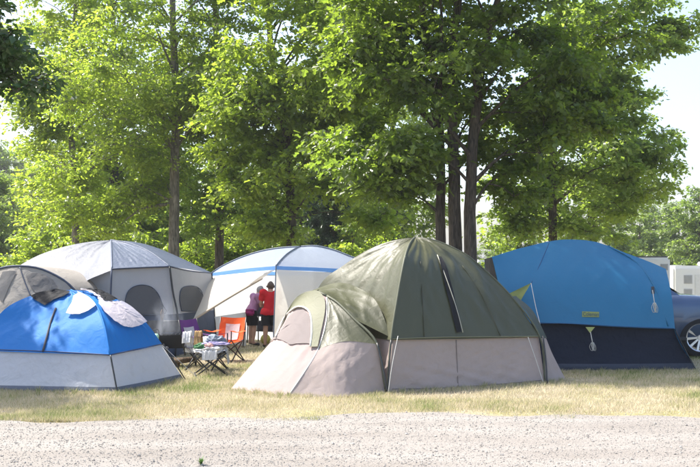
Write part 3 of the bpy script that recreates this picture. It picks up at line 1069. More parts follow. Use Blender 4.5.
    # far side of the porch
    Panel([A(272, 386, 14.4), A(300, 373, 15.1)], [A(314, 291.5, 13.55), A(322, 288, 14.3)], [A(272, 386, 14.4), A(281, 330, 14.07), A(314, 291.5, 13.55)],
          [A(300, 373, 15.1), A(303, 330, 15), A(322, 288, 14.3)], 20, 20, .02, .01, seed=9).build('porch_back', G, t)
    # roof of the porch joining the dome
    Panel([A(354, 319, 12.99), A(338, 303, 13.21), A(327, 296, 13.36), A(314, 291.5, 13.51), A(296, 299.5, 13.76)],
          [A(392, 338, 12.86), A(375, 300, 13.3), A(352, 285, 13.9), A(335, 283, 14.3), A(318, 288, 14.6)],
          [A(354, 319, 12.99), A(376, 330, 12.9), A(392, 338, 12.86)], [A(296, 299.5, 13.76), A(306, 293, 14.2), A(318, 288, 14.6)],
          34, 20, 0.05, 0.02, 2.5, 1.0, seed=17, flip=True).build('porch_roof', G, t)
    # right end: low wing
    Panel([A(545, 383, 13.78), A(556, 381.5, 13.96), A(566, 380, 14.14)], [A(541, 338, 13.97), A(546, 338, 14.3)], [A(545, 383, 13.78), A(541, 338, 13.97)],
          [A(566, 380, 14.14), A(553, 355, 14.25), A(546, 338, 14.3)], 16, 18, .01, .02, 2, 1, seed=21).build('wing_wall', B, t)
    Panel([A(541, 337, 13.98), A(547, 338, 14.3)], [A(511, 297, 14.12), A(516, 296, 14.5)], [A(541, 337, 13.98), A(527, 313, 14.04), A(511, 297, 14.12)],
          [A(547, 338, 14.3), A(533, 311, 14.4), A(516, 296, 14.5)], 12, 20, .01, .01, seed=23).build('wing_fly', G, t)
    # poles showing below the hem and guy ropes
    line3([A(377, 343, 12.72), A(383, 368, 12.62), A(387.5, 394, 12.58)], 'pole', POLE_D, t, 0.012)
    line3([A(391, 340, 12.76), A(387.5, 394, 12.6)], 'pole', POLE_D, t, 0.009)
    line3([A(398, 336, 12.74), A(392, 366, 12.6), A(388, 394.5, 12.52)], 'guy_line', ROPE, t, 0.0045)
    line3([A(543, 336, 13.9), A(546, 362, 13.8), A(547, 384, 13.7)], 'pole', POLE_D, t, 0.012)
    line3([A(528, 337, 13.82), A(536, 360, 13.74), A(544, 385, 13.65)], 'guy_line', ROPE, t, 0.0045)
    for q_ in (A(387.5, 394, 12.58), A(547, 384, 13.7), A(288, 396, 12.34)):
        MB().tube([(q_.x, q_.y, -0.02), (q_.x, q_.y - .02, 0.05)], 0.008, 6).build('peg', POLE_D, t)


green_tent()


def left_blue_tent():
    BL = fabric('bright blue fly', (0.012, 0.165, 0.50), 0.16, 0.62, 0.12, 0.10, 0.25)
    GW = fabric('pale grey wall', (0.70, 0.715, 0.76), 0.38, 0.75, 0.25, 0.06, 0.25, dirt=0.10)
    TUB = fabric('slate floor tub', (0.10, 0.115, 0.15), 0.03, 0.7, 0.2)
    WH = fabric('pinkish white cloth', (0.66, 0.60, 0.62), 0.3, 0.75, 0.3, 0.04, 0.2)
    t = empty('dome_tent', ground_pt(66, 386), 'low bright blue dome tent with pale grey walls, front left', 'tent')
    ap = A(71, 290, 13.75)
    c1 = A(117, 393, 12.63)
    c0 = Vector((-6.0, 13.0, 0)); c2 = A(184, 379.5, 14.2); c2.z = 0
    P1 = [c1, A(110, 355, 12.74), A(104, 325, 13.0), A(94, 303, 13.4), ap]
    P2 = [c2, A(162, 344, 14.1), A(146, 322.5, 14.0), A(121, 301.5, 13.9), A(96, 292, 13.8), ap]
    P0 = [c0, Vector((-5.55, 13.2, 0.53)), A(-12, 324, 13.45), A(8, 306.5, 13.55), A(30, 296, 13.65), A(50, 291, 13.7), ap]
    c3 = Vector((-5.4, 15.0, 0))
    P3 = [c3, Vector((-5.1, 14.8, .5)), A(10, 312, 14.5), A(40, 299, 14.2), ap]
    poles = [P0, P1, P2, P3]
    res = []
    for i in range(4):
        L_, R_ = poles[i], poles[(i + 1) % 4]
        out = (L_[0] + R_[0]) / 2 - Vector((-4.2, 13.8, 0)); out.z = 0; out.normalize()
        hm = (L_[1] + R_[1]) / 2 + out * 0.05
        fl = Panel([L_[1], hm, R_[1]], [ap], L_[1:], R_[1:], 48, 36, 0.02, 0.010, 4.5, .7, seed=100 + i)
        fl.build('fly_panel', BL, t)
        ins = -out * 0.025
        b0, b1 = L_[0].copy(), R_[0].copy()
        up = Vector((0, 0, 0.085))
        f0, f1 = b0.lerp(L_[1] + ins, .15), b1.lerp(R_[1] + ins, .15)
        wl = Panel([f0, (f0 + f1) / 2 + out * .02, f1], [L_[1] + ins, hm + ins, R_[1] + ins], [f0, L_[1] + ins], [f1, R_[1] + ins], 40, 16, .012, .008, 3, .8, seed=120 + i)
        wl.build('wall_panel', GW, t)
        tb = Panel([b0, (b0 + b1) / 2 + out * .03, b1], [f0, (f0 + f1) / 2 + out * .02, f1], [b0, f0], [b1, f1], 30, 6, -.01, .004, 5, .5, seed=140 + i)
        tb.build('floor_tub', TUB, t)
        res.append((fl, wl))
    f0, f1 = res[0][0], res[1][0]
    # dark vent cloth and pale scalloped cloth over the top
    vent = piece(f0, [(31, 297), (40, 293), (57, 289.8), (69, 292.2), (70, 294), (62, 298), (54, 301), (46, 306.5), (39, 303)], 'roof_vent', BLACK, t, 0.03, 'black vent cloth on the roof')
    piece(f0, [(79, 291), (74, 298), (67, 315), (74, 316.3), (81, 316), (90, 312.5), (97, 307), (94, 302), (86, 294)], 'roof_cloth', WH, t, 0.045, 'pinkish white scalloped cloth over the roof')
    piece(f1, [(80, 290.8), (88, 293), (96, 298), (97, 306), (103, 314), (112, 322.5), (122, 328), (130, 329), (138, 327), (145, 323), (137, 315), (129, 308), (120, 303), (108, 303.5), (100, 300), (92, 294)], 'roof_cloth', WH, t, 0.045)
    piece(f1, [(86, 290.6), (101, 293.2), (112, 299.5), (116, 301.6), (111, 304), (103, 303), (96, 297)], 'roof_vent', BLACK, t, 0.055)
    seam(f0, [(56, 308.5), (51, 322), (47, 337), (43, 352)], 'strap', simple('dark strap', (.05, .055, .07), .8), t, 0.016, 0.008)
    seam(f0, [(0, 350), (40, 351.2), (80, 353.2), (109, 355)], 'hem', simple('navy hem', (.03, .05, .12), .7), t, 0.008, 0.004)
    seam(f1, [(111, 354.8), (134, 350), (161, 344.6)], 'hem', simple('navy hem', (.03, .05, .12), .7), t, 0.008, 0.004)
    line3([P1[1] + Vector((.01, -.015, 0)), c1 + Vector((.01, -.015, .0))], 'pole', POLE_D, t, 0.012)
    line3(P1[1:], 'pole_sleeve', BL, t, 0.014, 20)
    line3([P2[1] + Vector((.02, -.0, 0)), c2 + Vector((.02, -.0, 0))], 'pole', POLE_D, t, 0.01)
    # rope from the roof corner to a peg
    line3([A(162, 345, 14.08), Vector((-2.2, 14.2, 0.0))], 'guy_line', ROPE, t, 0.004)


left_blue_tent()


def grey_tent():
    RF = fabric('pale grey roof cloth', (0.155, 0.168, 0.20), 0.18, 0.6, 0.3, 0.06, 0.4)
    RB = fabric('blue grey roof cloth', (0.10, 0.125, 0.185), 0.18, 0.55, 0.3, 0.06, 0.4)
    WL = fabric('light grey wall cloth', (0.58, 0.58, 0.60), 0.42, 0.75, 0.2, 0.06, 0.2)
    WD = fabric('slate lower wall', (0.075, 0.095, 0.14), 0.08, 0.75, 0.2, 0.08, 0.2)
    MS = fabric('grey window mesh', (0.13, 0.13, 0.135), 0.15, 0.8, 0.1, 0.1, 0.1)
    PB = fabric('beige porch cloth', (0.37, 0.345, 0.32), 0.30, 0.75, 0.3, 0.06, 0.2)
    t = empty('cabin_tent', ground_pt(120, 357), 'large pale grey cabin tent with arched mesh windows behind the left blue tent', 'tent')
    K = A(111, 240, 19.3)
    e1 = A(112, 269, 17.4); e2 = A(170, 266.5, 18.0); e3 = A(212, 273, 21.3)
    eL = A(15, 268, 18.9)
    r1 = [e1, A(111.6, 256, 17.9), A(111.2, 245, 18.6), K]
    r2 = [e2, A(150, 252, 18.5), A(130, 243.5, 19.0), K]
    r3 = [e3, A(201, 267.5, 21.1), A(182, 258.5, 20.7), A(157, 247.8, 20.2), A(135, 242, 19.75), K]
    rL = [eL, A(38, 255.5, 19.0), A(63, 247, 19.1), A(88, 242, 19.2), K]
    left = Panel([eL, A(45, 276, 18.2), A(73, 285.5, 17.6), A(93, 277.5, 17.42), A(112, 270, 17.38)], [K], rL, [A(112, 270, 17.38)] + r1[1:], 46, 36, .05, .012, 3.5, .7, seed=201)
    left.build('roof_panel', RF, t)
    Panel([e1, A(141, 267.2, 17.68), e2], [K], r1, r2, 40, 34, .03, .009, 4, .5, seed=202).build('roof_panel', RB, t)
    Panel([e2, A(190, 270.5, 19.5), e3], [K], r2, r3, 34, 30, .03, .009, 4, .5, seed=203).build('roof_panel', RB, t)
    eb1 = Vector((e3.x - 1.1, 22.6, 1.5)); eb0 = Vector((eL.x + .3, 22.2, 1.5))
    Panel([e3, eb1], [K], r3, [eb1, (eb1 + K) / 2 + Vector((0, 0, .25)), K], 20, 20, .03, .008, seed=204).build('roof_panel', RB, t)
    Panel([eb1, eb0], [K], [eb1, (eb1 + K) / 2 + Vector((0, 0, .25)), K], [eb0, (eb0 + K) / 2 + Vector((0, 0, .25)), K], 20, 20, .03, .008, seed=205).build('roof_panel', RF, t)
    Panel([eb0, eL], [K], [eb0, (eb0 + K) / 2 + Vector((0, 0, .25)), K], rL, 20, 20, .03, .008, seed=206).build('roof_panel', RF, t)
    for P in (r1, r2):
        line3(P, 'pole_sleeve', RB, t, 0.015, 20, 8)
    # eave trim
    navy = simple('navy trim', (.045, .06, .10), .7)
    line3([e1, A(141, 267.6, 17.66), e2], 'eave_trim', navy, t, 0.016)
    line3([e2, A(190, 271, 19.48), e3], 'eave_trim', navy, t, 0.016)
    # walls
    def wall(a, b, ga, gb, seed):
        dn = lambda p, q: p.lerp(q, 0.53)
        a2, b2 = dn(a, ga), dn(b, gb)
        u = Panel([a2, b2], [a + Vector((0, 0, -.02)), b + Vector((0, 0, -.02))], [a2, a], [b2, b], 30, 24, .02, .006, 2.5, .8, seed=seed)
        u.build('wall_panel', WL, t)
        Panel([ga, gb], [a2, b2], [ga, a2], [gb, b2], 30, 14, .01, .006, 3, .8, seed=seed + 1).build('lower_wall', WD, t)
        return u
    def gnd(p, dx=0, dy=0): return Vector((p.x + dx, p.y + dy, 0))
    inn = Vector((0, .05, 0))
    g1, g2, g3 = gnd(e1, -.02, -.15), gnd(e2, .12, -.1), gnd(e3, .1, 0)
    w1 = wall(e1 + inn, e2 + inn, g1, g2, 210)
    w2 = wall(e2 + inn, e3 + inn, g2, g3, 214)
    e0 = A(62, 277, 17.9)
    w0 = wall(e0 + inn + Vector((0, .1, -.05)), e1 + inn, gnd(e0, 0, -.1), g1, 218)
    wall(Vector((eL.x, 18.9, 1.5)), e0 + Vector((0, .16, -.05)), Vector((eL.x, 18.8, 0)), gnd(e0, 0, -.1), 222)
    wall(e3 + Vector((0, 0, -.03)), eb1, g3, gnd(eb1), 226)
    wall(eb1, eb0, gnd(eb1), gnd(eb0), 230)
    wall(eb0, Vector((eL.x, 18.9, 1.5)), gnd(eb0), Vector((eL.x, 18.8, 0)), 234)
    def win(w, pts, cat):
        o = piece(w, pts, 'window', MS, t, 0.010)
        uv = [w.uv_of(*p) for p in pts]
        MB().tube(w.line(uv + [uv[0]], 0.014, 40), 0.008, 5).build('window_frame', navy, o, smooth=True)
    win(w1, [(126, 315), (125, 303), (127, 293), (133, 287), (142, 285), (151, 287), (158, 294), (162, 304), (164, 314)], 'a')
    win(w2, [(181, 311), (179, 300), (180, 291), (184, 287), (192, 286), (198, 288), (202, 294), (202, 303), (198, 311)], 'b')
    line3([e2 + Vector((0, -.03, 0)), A(173, 292, 17.98), A(178, 320, 17.95), g2 + Vector((0, -.04, 0))], 'pole', POLE_D, t, 0.018, 16, 8)
    line3([e1 + Vector((0, -.03, 0)), g1 + Vector((0, -.04, 0))], 'pole', navy, t, 0.018, 10, 8)
    line3([e3 + Vector((0, -.03, 0)), g3 + Vector((0, -.04, 0))], 'pole', POLE_D, t, 0.016, 10, 8)
    # low rounded porch on its left
    arch = [A(-62, 372, 16.6), A(-45, 310, 16.6), A(-20, 279, 16.5), A(0, 268.5, 16.4), A(19, 266, 16.3), A(38, 268, 16.3), A(53, 274, 16.3), A(66, 282, 16.3), A(78, 296, 16.35), A(90, 335, 16.4), A(94, 362, 16.4)]
    gl, gr = arch[0].copy(), arch[-1].copy(); gl.z = 0; gr.z = 0
    fr = Panel([gl, Vector((-5.9, 15.6, 0)), Vector((-4.9, 15.6, 0)), gr], arch[2:9], [gl] + arch[1:3], [gr, A(90, 335, 16.4), A(78, 296, 16.35)], 50, 34, -.05, .014, 4, .9, seed=240)
    fr.build('porch_panel', PB, t)
    piece(fr, [(0, 300), (0, 280), (3, 272), (14, 271), (17, 272), (9, 288), (3, 302)], 'porch_window', MS, t, 0.014)
    piece(fr, [(26, 276), (33, 273), (44, 275), (53, 280), (58, 288), (50, 291), (36, 293), (31, 288)], 'porch_window', fabric('pale mesh', (.2, .19, .185), .3, .8), t, 0.014)
    line3(arch, 'porch_pole', navy, t, 0.02, 40, 8)
    seam(fr, [(20, 267.5), (24, 280), (31, 297)], 'porch_seam', navy, t, .01, .01)
    bk = [p + Vector((0.1, 2.0, -.05)) for p in arch]
    Panel([p for p in arch[1:10]], [p for p in bk[1:10]], [arch[1], bk[1]], [arch[9], bk[9]], 40, 12, .02, .01, 4, .5, seed=244, flip=True).build('porch_roof', PB, t)


grey_tent()


def canopy():
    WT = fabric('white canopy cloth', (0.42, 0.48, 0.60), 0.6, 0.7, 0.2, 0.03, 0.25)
    BT = fabric('blue canopy trim', (0.17, 0.37, 0.74), 0.45, 0.65, 0.2, 0.06, 0.3)
    WW = fabric('white canopy wall', (0.74, 0.75, 0.77), 0.5, 0.75, 0.15, 0.03, 0.2)
    SC_ = fabric('cream screen mesh', (0.72, 0.68, 0.61), 0.45, 0.8, 0.12, 0.03, 0.1, alpha=0.93)
    t = empty('screen_canopy', ground_pt(285, 346), 'white screen house canopy with a blue band under its roof', 'canopy')
    Nn = A(276, 266, 19.4); L = A(212, 273, 21.6); Rr = A(385, 272, 20.5)
    B = L + Rr - Nn; B.z = 1.55
    K = A(300, 247, 21.05)
    rN = [Nn, A(281, 260, 19.7), A(288, 253.5, 20.2), A(297, 248, 20.8), K]
    rL = [L, A(224, 265.5, 21.5), A(243, 257, 21.4), A(263, 251, 21.3), A(282, 248, 21.15), K]
    rR = [Rr, A(366, 262.5, 20.6), A(350, 256.5, 20.7), A(333, 250, 20.85), A(316, 246.3, 20.95), K]
    rB = [B, (B + K) / 2 + Vector((0, 0, .15)), K]
    cs = [L, Nn, Rr, B]; rs = [rL, rN, rR, rB]
    for i in range(4):
        a, b = rs[i], rs[(i + 1) % 4]
        mid = (a[0] + b[0]) / 2 + Vector((0, 0, 0.015))
        Panel([a[0], mid, b[0]], [K], a, b, 36, 30, .05, .006, 3.5, .5, seed=300 + i).build('roof_panel', WT, t)
        dz = Vector((0, 0, -0.075))
        Panel([a[0] + dz, mid + dz, b[0] + dz], [a[0] - Vector((0, 0, .004)), mid - Vector((0, 0, .004)), b[0] - Vector((0, 0, .004))], [a[0] + dz, a[0]], [b[0] + dz, b[0]], 30, 6, 0, .008, 6, .2, seed=310 + i).build('trim_band', BT, t)
    for r_ in (rN, rL, rR):
        line3([p + Vector((0, -.01, .012)) for p in r_], 'roof_pole', simple('steel blue pole', (.10, .13, .18), .5), t, 0.013, 22, 8)
    MB().tube([K, K + Vector((0, 0, .03))], .03, 10).build('roof_cap', POLE_D, t)
    ctr = (L + Nn + Rr + B) / 4
    bases = []
    for c in cs:
        o = c - ctr; o.z = 0
        g = Vector((c.x, c.y, 0)) + o.normalized() * 0.22
        bases.append(g)
        MB().tube([c, g], .012, 8).build('leg', simple('steel blue pole', (.10, .13, .18), .5), t)
    gL, gN, gR, gB = bases
    d = Vector((0, 0, -.07))
    # right front wall, closed
    Panel([gN, gR], [Nn + d, Rr + d], [gN, Nn + d], [gR, Rr + d], 30, 24, .05, .014, 3, .7, seed=320).build('screen_wall', SC_, t)
    # rear walls, closed
    Panel([gR, gB], [Rr + d, B + d], [gR, Rr + d], [gB, B + d], 24, 20, .05, .01, 3, .7, seed=321).build('screen_wall', SC_, t)
    Panel([gB, gL], [B + d, L + d], [gB, B + d], [gL, L + d], 24, 20, .05, .01, 3, .7, seed=322).build('screen_wall', WW, t)
    # left front wall, tied back: upper part stays, lower part hangs open
    q = A(193, 320, 18.4); s_ = A(262, 278.5, 19.95)
    up = Panel([q, A(226, 299.5, 19.2), s_], [L + d, Nn + d], [q, A(203.5, 296, 19.9), L + d], [s_, A(270, 273, 19.65), Nn + d], 30, 20, .03, .012, 3, .8, seed=323)
    up.build('screen_flap', SC_, t)
    line3([q, A(226, 299.5, 19.2), s_], 'rolled_edge', simple('tan webbing', (.42, .33, .24), .8), t, 0.022, 20, 8)
    line3([q, A(183, 352, 18.0)], 'guy_line', ROPE, t, 0.005)
    # low white panel on the open side
    Panel([gL, A(246, 346, 20.5)], [A(194, 320, 21.72), A(246, 312, 20.55)], [gL, A(194, 320, 21.72)], [A(246, 346, 20.5), A(246, 312, 20.55)], 24, 16, .03, .015, 3, .8, seed=325).build('low_wall', WW, t)


canopy()


def right_blue_tent():
    BF = fabric('deep sky blue fly', (0.022, 0.155, 0.30), 0.12, 0.5, 0.10, 0.07, 0.4)
    NV = fabric('black navy wall', (0.012, 0.017, 0.033), 0.03, 0.7, 0.25, 0.12, 0.25)
    SK = fabric('slate skirt', (0.055, 0.065, 0.09), 0.03, 0.75, 0.25, 0.1, 0.2)
    LM = fabric('lime cloth', (0.33, 0.37, 0.13), 0.3, 0.7)
    t = empty('cabin_tent', ground_pt(598, 367), 'tall blue tent with black lower walls beside the parked car', 'tent')
    lf = [A(506, 325, 15.42), A(500, 290, 15.6), A(492, 257, 15.95)]
    rt = [A(675, 329, 15.42), A(671.5, 295, 15.55), A(666, 269, 15.9)]
    top = [A(492, 257, 15.95), A(518, 249, 16.2), A(549, 241.5, 16.38), A(569, 239.5, 16.42), A(596, 242, 16.4), A(626, 253, 16.3), A(650, 262, 16.1), A(666, 269, 15.9)]
    fr = Panel([lf[0], A(541, 322.5, 15.38), A(600, 326, 15.36), A(640, 328, 15.38), rt[0]], top, lf, rt, 64, 48, -.10, .006, 3.5, .6, seed=400)
    fr.build('fly_panel', BF, t)
    bl = [Vector((lf[0].x, 17.45, .75)), Vector((lf[1].x, 17.3, 1.3)), lf[2] + Vector((0, .9, -.02))]
    br = [Vector((rt[0].x, 17.45, .75)), Vector((rt[1].x, 17.3, 1.2)), rt[2] + Vector((0, .9, -.02))]
    Panel([p for p in top], [bl[2]] + [p + Vector((0, .5, -.04)) for p in top[1:-1]] + [br[2]], [top[0], bl[2]], [top[-1], br[2]], 40, 10, -.01, .004, 3, .5, seed=401).build('roof_panel', BF, t)
    Panel([br[0], bl[0]], [br[2]] + [p + Vector((0, .5, -.04)) for p in top[1:-1]][::-1] + [bl[2]], br, bl, 40, 20, .0, .008, 3, .5, seed=402).build('fly_panel', BF, t)
    # ends
    g0 = Vector((2.36, 15.36, 0)); g1 = A(697, 370.5, 15.47); g1.z = 0
    g2 = Vector((2.36, 17.5, 0)); g3 = Vector((5.5, 17.5, 0))
    endL = [A(490.5, 262, 16.6), A(486, 315, 16.5), Vector((2.3, 16.5, .0))]
    Panel([g2, Vector((2.24, 16.5, 0)), g0], [bl[2], lf[2]], [g2, bl[0], bl[2]], [g0, lf[0] + Vector((0, .02, 0)), lf[2]], 24, 24, -.05, .008, 3, .5, seed=403).build('end_wall', BLACK, t)
    Panel([g1, g3], [rt[2], br[2]], [g1, rt[0] + Vector((0, .02, 0)), rt[2]], [g3, br[0], br[2]], 24, 24, -.02, .008, 3, .5, seed=404).build('end_wall', BF, t)
    # lower walls and skirt
    m = Vector((0, .05, 0.03))
    s0, s1 = g0.lerp(lf[0] + m, .17), g1.lerp(rt[0] + m, .17)
    Panel([s0, (s0 + s1) / 2 + Vector((0, -.05, -.01)), s1], [lf[0] + m, A(600, 326, 15.4) + m, rt[0] + m], [s0, lf[0] + m], [s1, rt[0] + m], 50, 20, .03, .010, 3, .9, seed=405).build('wall_panel', NV, t)
    Panel([g0, (g0 + g1) / 2 + Vector((0, -.05, 0)), g1], [s0, (s0 + s1) / 2 + Vector((0, -.052, -.008)), s1], [g0, s0], [g1, s1], 50, 8, -.01, .008, 5, .6, seed=406).build('skirt', SK, t)
    Panel([g3, g2], [br[0], bl[0]], [g3, br[0]], [g2, bl[0]], 24, 12, .02, .01, 3, .6, seed=407).build('wall_panel', NV, t)
    # seams of the fly
    dk = simple('dark blue seam', (.012, .07, .18), .6)
    seam(fr, [(549, 243), (541, 262), (531, 284)], 'fly_seam', dk, t, .006, .003)
    seam(fr, [(608, 246), (636, 262), (655, 288), (668, 326)], 'fly_seam', BF, t, .012, .004)
    seam(fr, [(508, 324), (560, 323.6), (620, 326.5), (674, 328.4)], 'hem', dk, t, .007, .003)
    # lime corner flap and the ropes
    a, b, c = A(531, 283, 15.30), A(508, 294, 15.50), A(521, 300, 15.38)
    Panel([b, c], [a], [b, a], [c, a], 10, 10, .01, .004, seed=408).build('corner_flap', LM, t, 'lime corner flap pulled out by a rope')
    line3([a, A(537, 312, 15.0), A(549, 357, 14.5), A(553, 374, 14.35)], 'guy_line', ROPE, t, .005)
    a, b, c = A(590, 333, 15.27), A(585.5, 327, 15.33), A(595, 327, 15.33)
    Panel([a], [b, c], [a, b], [a, c], 8, 8, 0, 0, seed=409).build('tie_tab', LM, t)
    def bundle(px, py, Y, drop):
        p = A(px, py, Y); q = A(px + 2, py + drop * .55, Y - .01); z = A(px + 3, py + drop, Y)
        mb = MB(); mb.tube([p, q, z + Vector((0, 0, .06))], .006, 6)
        for k in range(5):
            o = Vector((.008 * (k - 2), -.006 * (k % 2), 0))
            mb.tube([Vector(x) for x in crv([q + o, (q + z) / 2 + o * 2.6 + Vector((.012 * (k % 3 - 1), 0, 0)), z + o * 1.5, (q + z) / 2 - o * 1.4, q - o * .5], 14)], .004, 5)
        mb.build('rope_bundle', ROPE, t, smooth=True)
    bundle(590.5, 332, 15.25, 19)
    bundle(652.5, 290, 15.30, 23)
    piece(fr, [(651, 287), (654, 287), (654.5, 294), (651.5, 294)], 'tie_tab', POLE_D, t, .012)
    line3([A(696, 371, 15.4), A(676, 331, 15.36)], 'guy_line', POLE_D, t, .006)
    # printed logo plate
    uv = [fr.uv_of(*p) for p in ((582, 311.5), (599, 312), (599, 317.3), (582, 317))]
    n = Vector((0, -1, .25)).normalized()
    plate = fr.patch(uv, .010, 2, 2).build('logo_plate', LM, t)
    P0 = fr.on(*fr.uv_of(582.8, 316.2), .018); P1 = fr.on(*fr.uv_of(598.4, 316.5), .018); P2 = fr.on(*fr.uv_of(582.8, 312.3), .018)
    cu = bpy.data.curves.new('logo', 'FONT'); cu.body = 'Coleman'; cu.size = 1
    to = bpy.data.objects.new('logo', cu); COL.objects.link(to)
    bpy.context.view_layer.update()
    me = bpy.data.meshes.new_from_object(to.evaluated_get(bpy.context.evaluated_depsgraph_get()))
    bpy.data.objects.remove(to)
    xs = [v.co.x for v in me.vertices]; ys_ = [v.co.y for v in me.vertices]
    ex, ey = (P1 - P0), (P2 - P0)
    for v in me.vertices:
        fx = (v.co.x - min(xs)) / (max(xs) - min(xs)); fy = (v.co.y - min(ys_)) / (max(ys_) - min(ys_))
        v.co = P0 + ex * fx + ey * fy
    link('logo_text', me, simple('logo ink', (.03, .08, .12), .6), t)


right_blue_tent()


# ------------------------------------------------------------------ car
def car():
    PA_ = simple('slate blue paint', (0.06, 0.10, 0.18), 0.28, 0.35, 0.03, 3, coat=0.8)
    GL = simple('tinted glass', (0.012, 0.014, 0.018), 0.05, 0, 0.1, spec=0.9)
    TY = simple('tyre rubber', (0.018, 0.018, 0.019), 0.85)
    AL = simple('alloy', (0.62, 0.63, 0.65), 0.3, 0.85)
    PL = simple('black plastic', (0.02, 0.02, 0.022), 0.6)
    LT = simple('lamp glass', (0.7, 0.72, 0.75), 0.1, 0, .05, spec=0.9)
    rz = R(-4)
    c = empty('parked_car', Vector((5.02, 18.62, 0)), 'slate blue SUV parked behind the right blue tent', 'car', rz=rz)
    # sections along x (local): side profile of the body: (x, z_bottom, z_belt, half width)
    Rw = 0.375
    wx = (1.40, -1.40)
    # lower body as loft of rounded sections
    secs = [(-2.32, .45, .98, .70), (-2.25, .34, 1.06, .84), (-1.9, .30, 1.12, .91), (-1.4, .30, 1.13, .93), (-.6, .30, 1.12, .93), (.3, .30, 1.12, .93), (.95, .30, 1.15, .92),
            (1.4, .30, 1.13, .91), (1.85, .30, 1.08, .88), (2.18, .32, 1.0, .80), (2.34, .42, .86, .64)]
    prof = [(0, 0), (.86, 0), (.97, .12), (1.0, .45), (.985, .74), (.95, .9), (.86, .985), (.5, 1.0), (0, 1.02)]
    V = []; F = []
    full = prof + [(-a, b) for a, b in prof[-2:0:-1]]
    n = len(full)
    xs = np.linspace(-2.32, 2.34, 48)
    S = np.array(secs)
    for x in xs:
        zb, zt, hw = (np.interp(x, S[:, 0], S[:, k]) for k in (1, 2, 3))
        for (a, b) in full:
            V.append((x, a * hw, zb + (zt - zb) * b))
    for i in range(len(xs) - 1):
        for k in range(n):
            F.append((i * n + k, (i + 1) * n + k, (i + 1) * n + (k + 1) % n, i * n + (k + 1) % n))
    F.append(tuple(range(n))); F.append(tuple((len(xs) - 1) * n + k for k in range(n))[::-1])
    me = MB().add(V, F).mesh('body', True)
    body = link('body', me, PA_, c, local=True)
    # wheel arches cut through the body
    cut = MB()
    for x in wx:
        for s in (-1, 1):
            cut.lathe([(0, -.30), (.435, -.30), (.435, .30), (0, .30)], (x, s * .88, Rw), 32, 'Y')
    cme = cut.mesh('cut'); co = bpy.data.objects.new('cut', cme); COL.objects.link(co); co.parent = c
    bm = body.modifiers.new('b', 'BOOLEAN'); bm.object = co; bm.operation = 'DIFFERENCE'; bm.solver = 'EXACT'
    bpy.context.view_layer.update()
    nm = bpy.data.meshes.new_from_object(body.evaluated_get(bpy.context.evaluated_depsgraph_get()))
    body.modifiers.clear(); body.data = nm
    nm.materials.clear(); nm.materials.append(PA_)
    bpy.data.objects.remove(co)
    # cabin
    cs = [(-2.12, 1.08, .80), (-1.85, 1.62, .70), (-1.5, 1.70, .68), (-.3, 1.74, .68), (.2, 1.70, .67), (.55, 1.50, .70), (1.12, 1.13, .78)]
    V = []; F = []
    P = [(1, 0), (.93, .5), (.88, .82), (.80, .95), (.5, 1.0), (-.5, 1.0), (-.80, .95), (-.88, .82), (-.93, .5), (-1, 0)]
    for (x, zt, hw) in cs:
        for (a, b) in P: V.append((x, a * .80 if b == 0 else a * max(hw, .74), 1.05 + (zt - 1.05) * b))
    k_ = len(P)
    for i in range(len(cs) - 1):
        for k in range(k_ - 1): F.append((i * k_ + k, i * k_ + k + 1, (i + 1) * k_ + k + 1, (i + 1) * k_ + k))
    MB().add(V, F).build('cabin', PA_, c, True, True)
    # glass: side windows and windscreen, a little proud
    for s in (-1, 1):
        for (x0, x1, t0, t1) in ((-1.7, -.85, 1.52, 1.60), (-.78, -.02, 1.60, 1.61), (.05, .78, 1.59, 1.28)):
            q = [(x0, .815, 1.14), (x1, .815, 1.14), (x1 if x1 < .5 else x1, .79 if x1 < .5 else .80, t1), (x0, .735, t0)]
            MB().add([(a, s * (b - .0), z) for a, b, z in q] + [(a, s * (b - .03), z) for a, b, z in q],
                     [(0, 1, 2, 3), (4, 5, 6, 7)] + [(i, (i + 1) % 4, 4 + (i + 1) % 4, 4 + i) for i in range(4)]).build('side_window', GL, c, local=True)
    MB().add([(1.10, -.66, 1.165), (1.10, .66, 1.165), (.60, .56, 1.51), (.60, -.56, 1.51), (.28, -.54, 1.70), (.28, .54, 1.70)], [(0, 1, 2, 3), (3, 2, 5, 4)]).build('windscreen', GL, c, local=True)
    for s in (-1, 1):
        MB().box((.72, s * .98, 1.16), (.14, .20, .13), 0, .03).build('wing_mirror', PA_, c, True, True)
        MB().box((2.14, s * .62, .86), (.24, .30, .12), s * -.35, .03).build('headlight', LT, c, True, True)
        MB().box((-2.26, s * .68, .95), (.10, .26, .22), 0, .03).build('tail_lamp', simple('red lens', (.4, .02, .02), .2), c, True, True)
        MB().box((.1, s * .935, .34), (2.1, .04, .10), 0, .015).build('sill_trim', PL, c, True, True)
        for x in (-.6, .25):
            MB().box((x, s * .942, .92), (.18, .03, .03), 0, .01).build('door_handle', PA_, c, True, True)
    MB().box((2.335, 0, .66), (.05, .9, .22), 0, .02).build('grille', PL, c, True, True)
